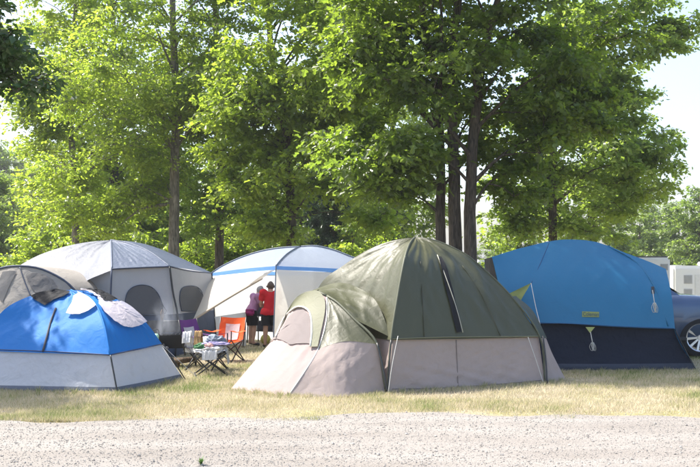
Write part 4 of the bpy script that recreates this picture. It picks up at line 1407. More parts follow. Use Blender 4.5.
    for x in wx:
        for s in (-1, 1):
            wh = empty('wheel', (x, s * .80, Rw)); wh.parent = c
            MB().lathe([(.25, -.11), (.33, -.115), (.365, -.09), (.375, -.04), (.375, .04), (.365, .09), (.33, .115), (.25, .11), (.25, -.11)], (0, 0, 0), 40, 'Y').build('tyre', TY, wh, True, True)
            mb = MB()
            mb.lathe([(.26, .10 * s), (.255, .115 * s), (.235, .10 * s), (.235, -.08 * s), (.26, -.08 * s)], (0, 0, 0), 40, 'Y')
            mb.lathe([(0, .095 * s), (.045, .095 * s), (.055, .06 * s), (.05, .0)], (0, 0, 0), 16, 'Y')
            for k in range(10):
                a = 2 * math.pi * k / 10 + .1
                d1, d2 = Vector((math.cos(a), 0, math.sin(a))), Vector((-math.sin(a), 0, math.cos(a)))
                o = Vector((0, .08 * s, 0)); o2 = Vector((0, .10 * s, 0))
                v = [o + d1 * .03 - d2 * .016, o + d1 * .03 + d2 * .016, o2 + d1 * .245 + d2 * .022, o2 + d1 * .245 - d2 * .022]
                v += [p - Vector((0, .03 * s, 0)) for p in v]
                mb.add(v, [(0, 1, 2, 3), (7, 6, 5, 4), (0, 4, 5, 1), (1, 5, 6, 2), (2, 6, 7, 3), (3, 7, 4, 0)])
            mb.build('rim', AL, wh, False, True)
            MB().lathe([(0, .01 * s), (.20, .01 * s), (.20, -.01 * s)], (0, 0, 0), 24, 'Y').build('brake_disc', simple('brake steel', (.12, .12, .12), .4, .6), wh, True, True)
    return c


car()


# ------------------------------------------------------------------ trailers far behind
def trailer(loc, L, H, D, rz, label, wins, door=None, dark_roof=False, ac=True, group='camping trailers'):
    WH = simple('trailer white', (0.70, 0.70, 0.69), 0.45, 0, .04)
    GY = simple('trailer stripe', (0.36, 0.36, 0.37), 0.5)
    GL = simple('trailer glass', (0.30, 0.31, 0.32), 0.15)
    t = empty('camping_trailer', loc, label, 'trailer', group, rz)
    MB().box((0, 0, .55 + H / 2), (L, D, H), 0, .10).build('body', WH, t, False, True)
    MB().box((0, -D / 2 - .006, .75), (L - .3, .02, .16)).build('stripe', GY, t, False, True)
    MB().box((0, 0, .55 + H + .03), (L - .25, D - .2, .09), 0, .02).build('roof', simple('dark roof', (.09, .09, .10), .6) if dark_roof else WH, t, False, True)
    for (x, z, w_, h_) in wins:
        o = MB().box((x, -D / 2 - .008, z), (w_, .03, h_), 0, .01).build('window', GY, t, False, True)
        MB().box((x, -D / 2 - .026, z), (w_ - .10, .02, h_ - .10)).build('pane', GL, o, False, True)
    if door:
        o = MB().box((door, -D / 2 - .010, 1.55), (.68, .035, 1.85), 0, .01).build('door', simple('door cream', (.62, .62, .61), .5), t, False, True)
        MB().box((door + .26, -D / 2 - .04, 1.5), (.05, .04, .12)).build('handle', GY, o, False, True)
    if ac:
        MB().box((.6, 0, .55 + H + .19), (.8, .7, .24), 0, .06).build('air_conditioner', WH, t, False, True)
    for x in (-.45, .45):
        MB().lathe([(0, -.1), (.30, -.1), (.34, -.06), (.34, .06), (.30, .1), (0, .1)], (x, -D / 2 + .12, .34), 20, 'Y').build('wheel', simple('tyre rubber', (.018, .018, .019)), t, True, True)
    MB().tube([(L / 2 - .1, 0, .5), (L / 2 + .8, 0, .45)], .05, 6).build('hitch', GY, t, True, True)


def on_ground(px, Y):
    p = A(px, 270, Y); p.z = ground_z(p.x, Y); return p


trailer(on_ground(696, 58), 3.6, 2.38, 2.3, R(3), 'white camping trailer nearest the car, with a boxy roof unit',
        [(-.95, 2.2, .5, .5), (-.95, 1.4, .5, .5), (1.1, 2.0, .7, .6)], -0.2)
trailer(on_ground(668, 66), 1.7, 2.45, 2.2, R(-6), 'narrow white camper standing left of the larger trailer', [(-.45, 2.2, .4, .4), (.3, 1.6, .5, .9)], None, ac=False)
trailer(on_ground(646, 52), 1.9, 2.85, 2.2, R(0), 'dark roofed white camper rising over the blue tent roof', [(.62, 2.9, .4, .34), (-.3, 2.6, .8, .7)], None, True, False)
trailer(on_ground(474, 60), 1.9, 2.5, 2.2, R(5), 'white camper half hidden between the green tent and the right blue tent', [(-.3, 2.0, .6, .5)], None)
trailer(on_ground(196, 66), 2.4, 2.6, 2.2, R(0), 'pale trailer glimpsed through the trees right of the grey tent', [(-.3, 2.0, .6, .5), (.7, 2, .4, .5)], None)


# ------------------------------------------------------------------ folding chairs
def camp_chair(loc, rz, label, main, panel, sc_=1.0, frame=None):
    """faces -y in its own space; seat .40 high, back to .88"""
    FR = frame or simple('dark steel tube', (.035, .037, .04), .4, .5)
    t = empty('folding_chair', loc, label, 'chair', 'folding camp chairs', rz)
    s = sc_
    W_, D_, hs, hb = .28 * s, .24 * s, .38 * s, .84 * s
    def tb(a, b, nm='leg', r=.011): MB().tube([Vector(a), Vector(b)], r, 8).build(nm, FR, t, True, True)
    fl, fr_, bl, br = (-W_, -D_, 0), (W_, -D_, 0), (-W_, D_, 0), (W_, D_, 0)
    ft = hs + .02
    tb(fl, (W_ * .98, -D_, ft)); tb(fr_, (-W_ * .98, -D_ - .02, ft))
    tb(bl, (W_ * .98, D_, ft)); tb(br, (-W_ * .98, D_ + .02, ft))
    for sx in (-1, 1):
        tb((sx * W_, -D_ + .01, .0), (sx * W_ * 1.0, D_, ft)); tb((sx * (W_ + .02), D_, .0), (sx * (W_ + .02), -D_, ft))
        tb((sx * W_, -D_, ft), (sx * W_ * 1.02, -D_, hs + .22 * s), 'arm_post')
        tb((sx * W_, D_, .25 * s), (sx * W_ * 1.02, D_ + .12 * s, hb), 'back_post')
        a = Vector((sx * W_ * 1.02, -D_ - .02, hs + .23 * s)); b = Vector((sx * W_ * 1.02, D_ + .05 * s, hs + .20 * s))
        o = Vector((.05 * s, 0, 0))
        Panel([a - o, a + o], [b - o, b + o], [a - o, (a + b) / 2 - o - Vector((0, 0, .03)), b - o], [a + o, (a + b) / 2 + o - Vector((0, 0, .03)), b + o], 8, 14, .006, .003, 3, .5, seed=500).build_local('armrest', main, t)
        for q in (fl, fr_, bl, br):
            pass
    Panel([(-W_, -D_, ft), (0, -D_ - .02, ft - .01), (W_, -D_, ft)], [(-W_, D_, ft - .02), (0, D_, ft - .05), (W_, D_, ft - .02)], [(-W_, -D_, ft), (-W_, D_, ft - .02)], [(W_, -D_, ft), (W_, D_, ft - .02)], 16, 14, .04, .006, 3, .6, seed=501).build_local('seat', main, t)
    bk = Panel([(-W_, D_ - .01, ft), (0, D_ + .02, ft - .04), (W_, D_ - .01, ft)], [(-W_ * 1.02, D_ + .12 * s, hb), (0, D_ + .15 * s, hb - .015), (W_ * 1.02, D_ + .12 * s, hb)],
               [(-W_, D_ - .01, ft), (-W_ * 1.02, D_ + .12 * s, hb)], [(W_, D_ - .01, ft), (W_ * 1.02, D_ + .12 * s, hb)], 20, 20, .03, .006, 3, .6, seed=502)
    bk.build_local('backrest', main, t)
    o = bk.patch([(.24, .06), (.76, .06), (.78, .74), (.22, .74)], .012, 4, 5).build('back_panel', panel, t, True, True)
    o2 = bk.patch([(.24, .06), (.76, .06), (.78, .74), (.22, .74)], -.012, 4, 5).build('back_panel', panel, t, True, True)
    for q in (fl, fr_, bl, br):
        MB().lathe([(0, 0), (.018, 0), (.018, .015), (.012, .03)], q, 10).build('foot', simple('black plastic', (.02, .02, .022)), t, True, True)
    return t


def _bl(s, name, mat, parent):
    idx = np.arange(s.nu * s.nv).reshape(s.nv, s.nu)
    F = np.stack([idx[:-1, :-1], idx[:-1, 1:], idx[1:, 1:], idx[1:, :-1]], -1).reshape(-1, 4)
    return link(name, mesh_np(name, s.P.reshape(-1, 3), F), mat, parent, True)


Panel.build_local = _bl

ORG = fabric('orange chair cloth', (0.80, 0.13, 0.03), 0.28, 0.7, .15)
PUR = fabric('purple chair cloth', (0.105, 0.03, 0.155), 0.12, 0.7, .15)
WPAN = fabric('white chair panel', (0.62, 0.60, 0.62), 0.3, 0.75, .2, .12)
p = A(224.5, 360.5, 17.15); p.z = 0
camp_chair(p, R(-22), 'orange folding camp chair with a white back panel near the canopy', ORG, WPAN, 0.90)
p = A(206.5, 369, 15.6); p.z = 0
camp_chair(p, R(68), 'purple folding camp chair with a white back panel', PUR, WPAN, 0.96)


def stool():
    FR = simple('dark steel tube', (.035, .037, .04), .4, .5)
    p = A(211, 374.5, 14.88); p.z = 0
    t = empty('folding_stool', p, 'brown folding stool heaped with clothes between the two chairs', 'stool', rz=R(12))
    W_, D_, h = .24, .19, .34
    for y in (-D_, D_):
        for s in (-1, 1):
            MB().tube([(s * W_, y + .012 * s, 0), (-s * W_ * .9, y + .012 * s, h)], .011, 8).build('leg', FR, t, True, True)
    for s in (-1, 1):
        MB().tube([(s * W_ * .9, -D_, h), (s * W_ * .9, D_, h)], .011, 8).build('rail', FR, t, True, True)
        MB().tube([(s * W_, -D_, .012), (s * W_, D_, .012)], .011, 8).build('rail', FR, t, True, True)
    Panel([(-W_ * .9, -D_, h + .012), (0, -D_, h - .03), (W_ * .9, -D_, h + .012)], [(-W_ * .9, D_, h + .012), (0, D_, h - .03), (W_ * .9, D_, h + .012)],
          [(-W_ * .9, -D_, h + .012), (-W_ * .9, D_, h + .012)], [(W_ * .9, -D_, h + .012), (W_ * .9, D_, h + .012)], 14, 10, .01, .003, seed=510).build_local('seat', fabric('brown canvas', (.07, .045, .035), .05, .8), t)
    return p


sp = stool()


def heap(name, c, r, mat, label, cat, seed, ridg=0.6, squash=0.5):
    """a crumpled piece of cloth: sphere pushed into sharp folds, flat underneath"""
    bm = bmesh.new()
    bmesh.ops.create_icosphere(bm, subdivisions=5, radius=1)
    for v in bm.verts:
        q = v.co.copy()
        f = 0
        for k, (s_, a) in enumerate(((1.6, .5), (3.4, .3), (7.0, .14))):
            f += a * (1 - 2 * abs(noise.noise(q * s_ + Vector((seed * 7.3, k * 3.1, 0)))))
        q *= 1 + ridg * f
        q = Vector((q.x * r[0], q.y * r[1], q.z * r[2]))
        if q.z < -r[2] * squash: q.z = -r[2] * squash
        v.co = q + Vector(c) + Vector((0, 0, r[2] * squash))
    me = bpy.data.meshes.new(name); bm.to_mesh(me); bm.free()
    me.polygons.foreach_set('use_smooth', np.full(len(me.polygons), True))
    return tag(link(name, me, mat), label, cat, 'clothes on the camp furniture')


GREY = fabric('grey clothing', (.42, .43, .45), .1, .85, .3, .2)
WHT = fabric('white clothing', (.70, .69, .68), .2, .85, .3, .1)
GRN = fabric('green clothing', (.06, .16, .07), .1, .85, .3, .2)
TAN = fabric('tan clothing', (.46, .29, .13), .1, .85, .3, .2)
LILAC = fabric('lilac clothing', (.34, .30, .50), .1, .85, .3, .2)
PINK = fabric('pink clothing', (.62, .36, .33), .1, .85, .3, .2)
b = Vector((sp.x, sp.y, 0.335))
heap('clothes', b + Vector((.0, 0, 0)), (.19, .16, .07), WHT, 'white crumpled clothes lying on the folding stool', 'clothes', 1, .6)
heap('jacket', b + Vector((.05, .06, .09)), (.13, .11, .10), fabric('slate clothing', (.22, .25, .30), .1, .85, .3, .2), 'slate jacket on top of the heap on the stool', 'clothes', 3)
heap('shirt', b + Vector((-.12, -.04, .06)), (.10, .08, .05), GRN, 'green shirt on the left of the heap on the stool', 'clothes', 4)
heap('towel', b + Vector((.08, -.06, .12)), (.16, .05, .03), LILAC, 'lilac towel across the heap on the stool', 'towel', 5)
heap('bandana', b + Vector((-.01, -.10, .09)), (.06, .05, .035), PINK, 'pink cloth at the front of the heap on the stool', 'clothes', 6)


def drape(name, a, b, l1, l2, mat, label, cat, seed, wid=None):
    """cloth hung over the bar from a to b, hanging l1 in front and l2 behind"""
    a, b = Vector(a), Vector(b)
    d = (b - a).normalized(); nrm = Vector((d.y, -d.x, 0)).normalized()
    z = Vector((0, 0, 1))
    def col(p, k):
        return [p + nrm * .05 - z * l1 * k, p + nrm * .035 - z * l1 * .4, p + nrm * .015 + z * .012, p - nrm * .02 + z * .008, p - nrm * .04 - z * l2 * .5, p - nrm * .05 - z * l2]
    ca, cb = col(a, 1), col(b, .9)
    pn = Panel([ca[0], cb[0]], [ca[-1], cb[-1]], ca, cb, 22, 30, 0, .02, 2.2, .5, seed=seed)
    o = pn.build(name, mat, None)
    return tag(o, label, cat, 'clothes on the camp furniture')


drape('sweater', b + Vector((.225, -.17, .03)), b + Vector((.225, .10, .03)), .20, .12, GREY, 'grey sweater hanging over the right side of the stool', 'clothes', 603)
drape('shirt', b + Vector((-.10, -.2, .035)), b + Vector((.12, -.2, .035)), .13, .10, WHT, 'white shirt hanging over the front of the stool', 'clothes', 604)
# towel and trousers over the left arm of the purple chair
pc = A(206.5, 369, 15.6)
def chair_pt(lx, ly, lz, rz=R(68)):
    return Vector((pc.x + lx * math.cos(rz) - ly * math.sin(rz), pc.y + lx * math.sin(rz) + ly * math.cos(rz), lz))
drape('towel', chair_pt(-.29, .10, .62), chair_pt(-.29, .25, .60), .34, .16, WHT, 'white towel hanging over the left arm of the purple chair', 'towel', 601)
drape('trousers', chair_pt(-.28, -.08, .62), chair_pt(-.28, .04, .62), .30, .2, TAN, 'tan trousers hanging beside the white towel on the purple chair', 'clothes', 602)
heap('blanket', chair_pt(.02, -.06, .37), (.2, .17, .09), GREY, 'grey blanket bundled on the seat of the purple chair', 'blanket', 9)


# ------------------------------------------------------------------ grill, table, torch, fire wood
def grill():
    BK = simple('black iron', (.018, .018, .02), .55, .3)
    p = A(172, 363, 16.3); p.z = 0
    t = empty('charcoal_grill', p, 'black charcoal grill smoking beside the left blue tent', 'grill', rz=R(8))
    mb = MB()
    mb.add([(-.42, -.22, .52), (.42, -.22, .52), (.42, .22, .52), (-.42, .22, .52), (-.36, -.18, .30), (.36, -.18, .30), (.36, .18, .30), (-.36, .18, .30)],
           [(0, 4, 5, 1), (1, 5, 6, 2), (2, 6, 7, 3), (3, 7, 4, 0), (4, 7, 6, 5)])
    mb.build('firebox', BK, t, False, True)
    for k in range(13):
        x = -.40 + k * .066
        MB().tube([(x, -.21, .525), (x, .21, .525)], .006, 6).build('grate_bar', BK, t, True, True)
    for sx in (-1, 1):
        for sy in (-1, 1):
            MB().tube([(sx * .34, sy * .16, .32), (sx * .40, sy * .2, 0)], .014, 8).build('leg', BK, t, True, True)
    mb = MB()
    rows = []
    for k in range(9):
        a = math.pi * k / 8 * .5
        rows.append((.22 + .20 * math.sin(a) * .5, .54 + .20 * math.sin(a)))
    mb.add([(-.42, y, z) for y, z in rows] + [(.42, y, z) for y, z in rows], [(k, k + 1, 9 + k + 1, 9 + k) for k in range(8)])
    mb.build('lid', BK, t, True, True)
    MB().tube([(-.15, .30, .71), (-.15, .25, .73), (.15, .25, .73), (.15, .30, .71)], .012, 8).build('lid_handle', simple('dark grip', (.03, .03, .03), .6), t, True, True)
    rng = random.Random(3)
    for k in range(16):
        c = (rng.uniform(-.3, .3), rng.uniform(-.13, .13), .335 + rng.uniform(0, .05))
        MB().box(c, (.06, .05, .035), rng.uniform(0, 3), .012).build('charcoal', simple('charcoal', (.03, .028, .027), .95), t, False, True)
    # firewood leaning under it
    WD_ = bark_mat('firewood bark', (.05, .035, .022), (.22, .15, .09))
    for k in range(6):
        a = A(163 + k * 4.0, 366 + (k % 2) * 1.5, 15.9); a.z = 0.05 + .07 * (k // 3)
        d = Vector((rng.uniform(.25, .32) * (1 if k % 2 else .8), rng.uniform(-.1, .12), rng.uniform(0, .03)))
        tag(MB().tube([a - d * .6, a, a + d * .6], [.045, .05, .043], 9).build('firewood_log', WD_, None, True),
            'brown split log %s the grill' % ['lying leftmost under', 'lying second from the left under', 'lying third from the left under', 'resting on the logs under the left of', 'resting on the logs under the middle of', 'resting on the logs under the right of'][k], 'log', 'firewood by the grill')
    # smoke
    m, nt_ = new_mat('smoke')
    out = N(nt_, 'ShaderNodeOutputMaterial')
    pv = N(nt_, 'ShaderNodeVolumePrincipled')
    pv.inputs['Color'].default_value = (.80, .86, .95, 1)
    tc = N(nt_, 'ShaderNodeTexCoord'); ns = N(nt_, 'ShaderNodeTexNoise', Scale=5.0, Detail=4.0, Distortion=1.0)
    mp = N(nt_, 'ShaderNodeMapping'); mp.inputs['Scale'].default_value = (1, 1, .5)
    mr = N(nt_, 'ShaderNodeMapRange'); mr.inputs['From Min'].default_value = .42; mr.inputs['From Max'].default_value = .75; mr.inputs['To Max'].default_value = 3.0
    nt_.links.new(tc.outputs['Object'], mp.inputs[0]); nt_.links.new(mp.outputs[0], ns.inputs['Vector'])
    nt_.links.new(ns.outputs[0], mr.inputs['Value'])
    vm = N(nt_, 'ShaderNodeVectorMath', operation='DISTANCE'); vm.inputs[1].default_value = (.5, .5, .45)
    nt_.links.new(tc.outputs['Generated'], vm.inputs[0])
    m2 = N(nt_, 'ShaderNodeMapRange'); m2.inputs['From Min'].default_value = .48; m2.inputs['From Max'].default_value = .08
    nt_.links.new(vm.outputs['Value'], m2.inputs['Value'])
    m3 = N(nt_, 'ShaderNodeMath', operation='MULTIPLY')
    nt_.links.new(mr.outputs[0], m3.inputs[0]); nt_.links.new(m2.outputs[0], m3.inputs[1]); nt_.links.new(m3.outputs[0], pv.inputs['Density'])
    nt_.links.new(pv.outputs[0], out.inputs['Volume'])
    q = p + Vector((-.10, -.05, .36))
    mb = MB().lathe([(.001, 0)] + [(.34 * math.sin(math.pi * k / 14), .44 - .44 * math.cos(math.pi * k / 14)) for k in range(1, 14)] + [(.001, .88)], q, 20)
    o = mb.build('smoke', m, None, True)
    tag(o, 'thin bluish smoke rising from the black grill', 'smoke', kind='stuff')
    # torch behind the grill
    q = A(162, 357, 17.2); q.z = 0
    t = empty('garden_torch', q, 'slim dark torch post standing in front of the grey tent window', 'torch')
    MB().tube([(0, 0, 0), (0, 0, .72)], .012, 8).build('post', POLE_D, t, True, True)
    MB().lathe([(.0, .70), (.02, .70), (.035, .80), (.03, .86), (.012, .88), (.01, .90), (0, .90)], (0, 0, 0), 14).build('oil_cup', simple('dark copper', (.08, .05, .035), .5, .4), t, True, True)
    # small lantern
    q = A(156, 357, 15.9); q.z = 0
    t = empty('camp_lantern', q, 'pale green lantern on a dark box at the end of the left blue tent', 'lantern')
    MB().lathe([(0, .34), (.05, .34), (.055, .36), (.05, .38), (.045, .40), (.045, .50), (.05, .51), (.05, .53), (.02, .56), (0, .56)], (0, 0, 0), 18).build('body', simple('pale green glass', (.45, .75, .52), .3), t, True, True)
    MB().tube([Vector(x) for x in crv([(-.05, 0, .51), (-.04, 0, .62), (.04, 0, .62), (.05, 0, .51)], 10)], .005, 6).build('handle', POLE_D, t, True, True)
    q2 = empty('storage_box', q, 'dark storage box under the lantern beside the left blue tent', 'box')
    MB().box((0, 0, .15), (.36, .30, .30), .1, .02).build('body', simple('dark box', (.03, .035, .045), .6), q2, False, True)
    MB().box((0, 0, .32), (.39, .33, .04), .1, .012).build('lid', simple('dark box lid', (.05, .055, .07), .6), q2, False, True)


grill()


def camp_kitchen():
    BK = simple('black cloth', (.02, .02, .024), .85)
    p = A(268, 343, 21.35); p.z = 0
    t = empty('camp_table', p, 'dark camp table inside the canopy in front of the two people', 'table', rz=R(-35))
    MB().box((0, 0, .60), (.95, .42, .03), 0, .008).build('top', simple('dark table top', (.05, .05, .06), .5), t, False, True)
    for sx in (-1, 1):
        for sy in (-1, 1):
            MB().tube([(sx * .42, sy * .17, .59), (sx * .44, sy * .19, 0)], .014, 8).build('leg', POLE_D, t, True, True)
    MB().box((0, .0, .27), (.80, .34, .03), 0, .005).build('shelf', simple('dark table top', (.05, .05, .06), .5), t, False, True)
    q = p.copy()
    def box(dx, dy, z, d, col, name, label, cat):
        c = Vector((p.x + dx, p.y + dy, z + d[2] / 2))
        e = empty(name, (c.x, c.y, z), label, cat)
        MB().box((0, 0, d[2] * .42), (d[0], d[1], d[2] * .84), .2, .015).build('body', simple(name + label[:8], col, .5), e, False, True)
        MB().box((0, 0, d[2] * .92), (d[0] * 1.04, d[1] * 1.04, d[2] * .16), .2, .01).build('lid', simple(name + 'lid' + label[:5], [min(1, x * 1.5 + .02) for x in col], .5), e, False, True)
    box(-.12, .02, .616, (.30, .24, .22), (.04, .045, .06), 'cooler', 'dark cooler on the camp table inside the canopy', 'cooler')
    box(.16, -.08, .616, (.18, .16, .14), (.5, .5, .52), 'food_box', 'pale food box on the camp table inside the canopy', 'box')
    box(-.05, .0, .286, (.4, .26, .2), (.05, .05, .07), 'crate', 'dark crate on the lower shelf of the camp table', 'crate')
    e = A(265.5, 340, 20.95); e.z = 0
    MBb = MB().lathe([(0, 0)] + [(.11 * math.sin(math.pi * k / 12), .11 - .11 * math.cos(math.pi * k / 12)) for k in range(1, 12)] + [(0, .22)], (e.x, e.y, 0.0), 20)
    tag(MBb.build('play_ball', simple('yellow rubber', (.55, .48, .10), .5), None, True), 'yellow ball on the ground between the two people', 'ball')


camp_kitchen()


# ------------------------------------------------------------------ people
def person(loc, rz, H, joints, shirt, shorts, hair, skin, label, stripe=None, shirt_low=0.0, shoe=None):
    """figure facing +y in its own space, built in units of its height H; joints override the standing pose"""
    J = dict(pel=(0, 0, .53), bel=(0, 0, .60), che=(0, .0, .72), nk=(0, 0, .825), hd=(0, .015, .90), top=(0, .01, .945),
             shl=(-.105, 0, .80), ell=(-.135, .02, .635), wrl=(-.12, .10, .51), shr=(.105, 0, .80), elr=(.135, .02, .635), wrr=(.12, .10, .51),
             hil=(-.055, 0, .51), knl=(-.062, .01, .285), anl=(-.065, -.01, .05), tol=(-.075, .075, .022),
             hir=(.055, 0, .51), knr=(.062, .01, .285), anr=(.065, -.01, .05), tor=(.075, .075, .022))
    J.update(joints)
    Rr = dict(pel=(.088, .066), bel=(.083, .062), che=(.090, .064), nk=(.039, .040), hd=(.040, .046), top=(.030, .034), shl=.040, ell=.028, wrl=.019, shr=.040, elr=.028, wrr=.019,
              hil=.058, knl=.038, anl=.023, tol=.020, hir=.058, knr=.038, anr=.023, tor=.020)
    E = [('pel', 'bel'), ('bel', 'che'), ('che', 'nk'), ('nk', 'hd'), ('hd', 'top'), ('che', 'shl'), ('shl', 'ell'), ('ell', 'wrl'), ('che', 'shr'), ('shr', 'elr'), ('elr', 'wrr'),
         ('pel', 'hil'), ('hil', 'knl'), ('knl', 'anl'), ('anl', 'tol'), ('pel', 'hir'), ('hir', 'knr'), ('knr', 'anr'), ('anr', 'tor')]
    # volume of overlapping balls along the bones, welded into one skin by voxel remeshing
    bm = bmesh.new()
    def ball(c, rx, ry, rz_):
        m = Matrix.Translation(Vector(c) * H) @ Matrix.Diagonal((rx * H, ry * H, rz_ * H, 1))
        bmesh.ops.create_icosphere(bm, subdivisions=2, radius=1, matrix=m)
    def rad(k):
        r = Rr[k]
        return r if isinstance(r, tuple) else (r, r)
    for a, b in E:
        A_, B_ = Vector(J[a]), Vector(J[b])
        n = max(3, int((B_ - A_).length / .022))
        for i in range(n + 1):
            t = i / n
            ra, rb = rad(a), rad(b)
            bulge = 1 + (.14 * math.sin(math.pi * min(1, t * 1.5)) if (a[:2] in ('kn',) or a[:2] == 'hi') else 0)
            if (a, b) in (('che', 'nk'),):
                w_ = t ** 1.0
                rx, ry = ra[0] * (1 - w_) + rb[0] * w_, ra[1] * (1 - w_) + rb[1] * w_
            elif a == 'che':
                rx = ry = .045
            elif a == 'pel' and b[:2] == 'hi':
                rx = ry = .06
            else:
                rx, ry = (ra[0] * (1 - t) + rb[0] * t) * bulge, (ra[1] * (1 - t) + rb[1] * t) * bulge
            ball(A_.lerp(B_, t), rx, ry, min(rx, ry) if a != 'hd' else .03)
    ball(Vector(J['hd']) + (Vector(J['top']) - Vector(J['hd'])).normalized() * .008, .047, .056, .064)
    # face: brow, nose, chin, ears; seat
    hd = Vector(J['hd']); up = (Vector(J['top']) - hd).normalized(); nkv = Vector(J['nk'])
    fw = Vector((0, 1, 0)); fw = (fw - up * fw.dot(up)).normalized()
    if 'face' in J: fw = (Vector(J['face']) - up * Vector(J['face']).dot(up)).normalized()
    sd_ = fw.cross(up)
    for (f_, s_, u_, r) in ((.052, 0, -.005, .010), (.047, 0, .002, .010), (.044, 0, -.033, .016), (.036, .014, -.03, .018), (.036, -.014, -.03, .018), (0, .05, 0, .012), (0, -.05, 0, .012), (.046, .012, -.022, .006), (.046, -.012, -.022, .006)):
        ball(hd + fw * f_ + sd_ * s_ + up * u_, r, r, r)
    for sx in (-1, 1):
        ball((sx * .04, -.035, .50), .052, .05, .055)
    # hands
    for sfx, sx in (('l', -1), ('r', 1)):
        w_ = Vector(J['wr' + sfx]); e_ = Vector(J['el' + sfx])
        d = (w_ - e_).normalized(); side = d.cross(Vector((0, 0, 1)));
        side = side.normalized() if side.length > .1 else Vector((1, 0, 0))
        nrm = side.cross(d)
        for i in range(5):
            t = i / 4
            for k in (-1, 0, 1):
                ball(w_ + d * (.008 + .042 * t) + side * k * .011, .011, .011, .011)
        for k in range(4):
            L = (.040, .046, .043, .034)[k]
            b0 = w_ + d * .05 + side * (k - 1.5) * .0105
            for i in range(6):
                t = i / 5
                ball(b0 + d * L * t - nrm * L * .45 * t * t, .0058, .0058, .0058)
        for i in range(6):
            t = i / 5
            ball(w_ + d * (.015 + .035 * t) - side * sx * (.016 + .018 * t) - nrm * .01 * t, .0068, .0068, .0068)
    me = bpy.data.meshes.new('body'); bm.to_mesh(me); bm.free()
    root = empty('person', loc, label, 'person', rz=rz)
    o = link('body', me, skin, root, True)
    rm = o.modifiers.new('r', 'REMESH'); rm.mode = 'VOXEL'; rm.voxel_size = .0062 * H
    sm = o.modifiers.new('s', 'SMOOTH'); sm.iterations = 3; sm.factor = .5
    bpy.context.view_layer.update()
    nm = bpy.data.meshes.new_from_object(o.evaluated_get(bpy.context.evaluated_depsgraph_get()))
    o.modifiers.clear(); o.data = nm
    nm.materials.clear(); nm.materials.append(skin)
    nm.polygons.foreach_set('use_smooth', np.full(len(nm.polygons), True))
    # clothing follows the body: nearest bone decides which piece covers a vertex
    V = np.zeros(len(nm.vertices) * 3); nm.vertices.foreach_get('co', V); V = V.reshape(-1, 3) / H
    Nn = np.zeros(len(nm.vertices) * 3); nm.vertices.foreach_get('normal', Nn); Nn = Nn.reshape(-1, 3)
    best = np.full(len(V), 9.0); bi = np.zeros(len(V), int); bt = np.zeros(len(V))
    for k, (a, b) in enumerate(E):
        a_, b_ = np.array(J[a]), np.array(J[b]); d = b_ - a_
        t = np.clip(((V - a_) @ d) / (d @ d), 0, 1)
        dist = np.linalg.norm(V - (a_ + t[:, None] * d), axis=1) / (rad(a)[0] * .6 + rad(b)[0] * .4)
        m = dist < best
        best[m] = dist[m]; bi[m] = k; bt[m] = t[m]
    EN = [a + '-' + b for a, b in E]
    def cloth(name, test, off, mat, wr=.004):
        sel = np.array([test(EN[bi[i]], bt[i], V[i]) for i in range(len(V))])
        if name == 'shorts': sel &= V[:, 1] < .085
        polys = [p.vertices[:] for p in nm.polygons]
        keep = [p for p in polys if all(sel[i] for i in p)]
        used = sorted({i for p in keep for i in p}); mp = {i: k for k, i in enumerate(used)}
        P = []
        for i in used:
            q = V[i]
            d_ = off(EN[bi[i]], bt[i], q) + wr * noise.noise((q[0] * 22, q[1] * 22, q[2] * 12 + rz))
            P.append(tuple((q + Nn[i] * d_) * H))
        c = bpy.data.meshes.new(name); c.from_pydata(P, [], [tuple(mp[i] for i in p) for p in keep]); c.update()
        c.polygons.foreach_set('use_smooth', np.full(len(c.polygons), True))
        ob = link(name, c, mat, root, True)
        sm = ob.modifiers.new('s', 'SMOOTH'); sm.iterations = 4
        so_ = ob.modifiers.new('t', 'SOLIDIFY'); so_.thickness = .0015 if name == 'hair' else .004; so_.offset = 1
        return ob
    zs = Vector(J['pel']).z + shirt_low
    def is_shirt(e, t, q):
        if e in ('pel-bel', 'bel-che', 'che-shl', 'che-shr'): return q[2] > zs - .035
        if e == 'che-nk': return t < .8
        if e[:3] in ('shl', 'shr'): return t < .72
        if e[:3] in ('pel', 'hil', 'hir'): return q[2] > zs - .035
        return False
    def off_shirt(e, t, q):
        if e[:2] == 'sh': return .012 + .010 * t
        return .012 + .012 * max(0, (.68 - q[2]) / .15)
    cloth('shirt', is_shirt, off_shirt, shirt, .007)
    def is_sh(e, t, q):
        if e in ('hil-knl', 'hir-knr'): return t < .86
        if e in ('pel-hil', 'pel-hir'): return True
        if e == 'pel-bel': return t < .55
        return .43 < q[2] < .55 and abs(q[0]) < .12 and q[1] < .085
    cloth('shorts', is_sh, lambda e, t, q: .008 + (.020 * t if e[:2] == 'hi' else 0), shorts, .006)
    if stripe:
        cloth('side_stripe', lambda e, t, q: e == 'hil-knl' and t < .84 and q[0] < J['hil'][0] - .015 and -.002 < (q[1] - (J['hil'][1] * (1 - t) + J['knl'][1] * t)) < .016,
              lambda e, t, q: .013 + .020 * t, stripe, .006)
    hdn = np.array(hd); upn = np.array(up); fwn = np.array(fw)
    def is_hair(e, t, q):
        r = q - hdn
        if r @ r > .0085: return False
        u = r @ upn; f_ = r @ fwn
        return (u > .030 + .35 * max(0, f_)) or (f_ < .006 and u > -.022 + .4 * max(0, f_)) or (f_ < -.015 and u > -.045)
    cloth('hair', is_hair, lambda e, t, q: .007 * min(1, max(0, ((q - hdn) @ upn + .045) / .05)), hair, .003)
    for sx in (-1, 1):
        cloth('shoe', lambda e, t, q: ((e[:2] == 'an' and q[2] < .045) or q[2] < .035) and q[0] * sx > 0, lambda e, t, q: .004, shoe or simple('dark shoe', (.04, .04, .045), .7), .0)
    return root


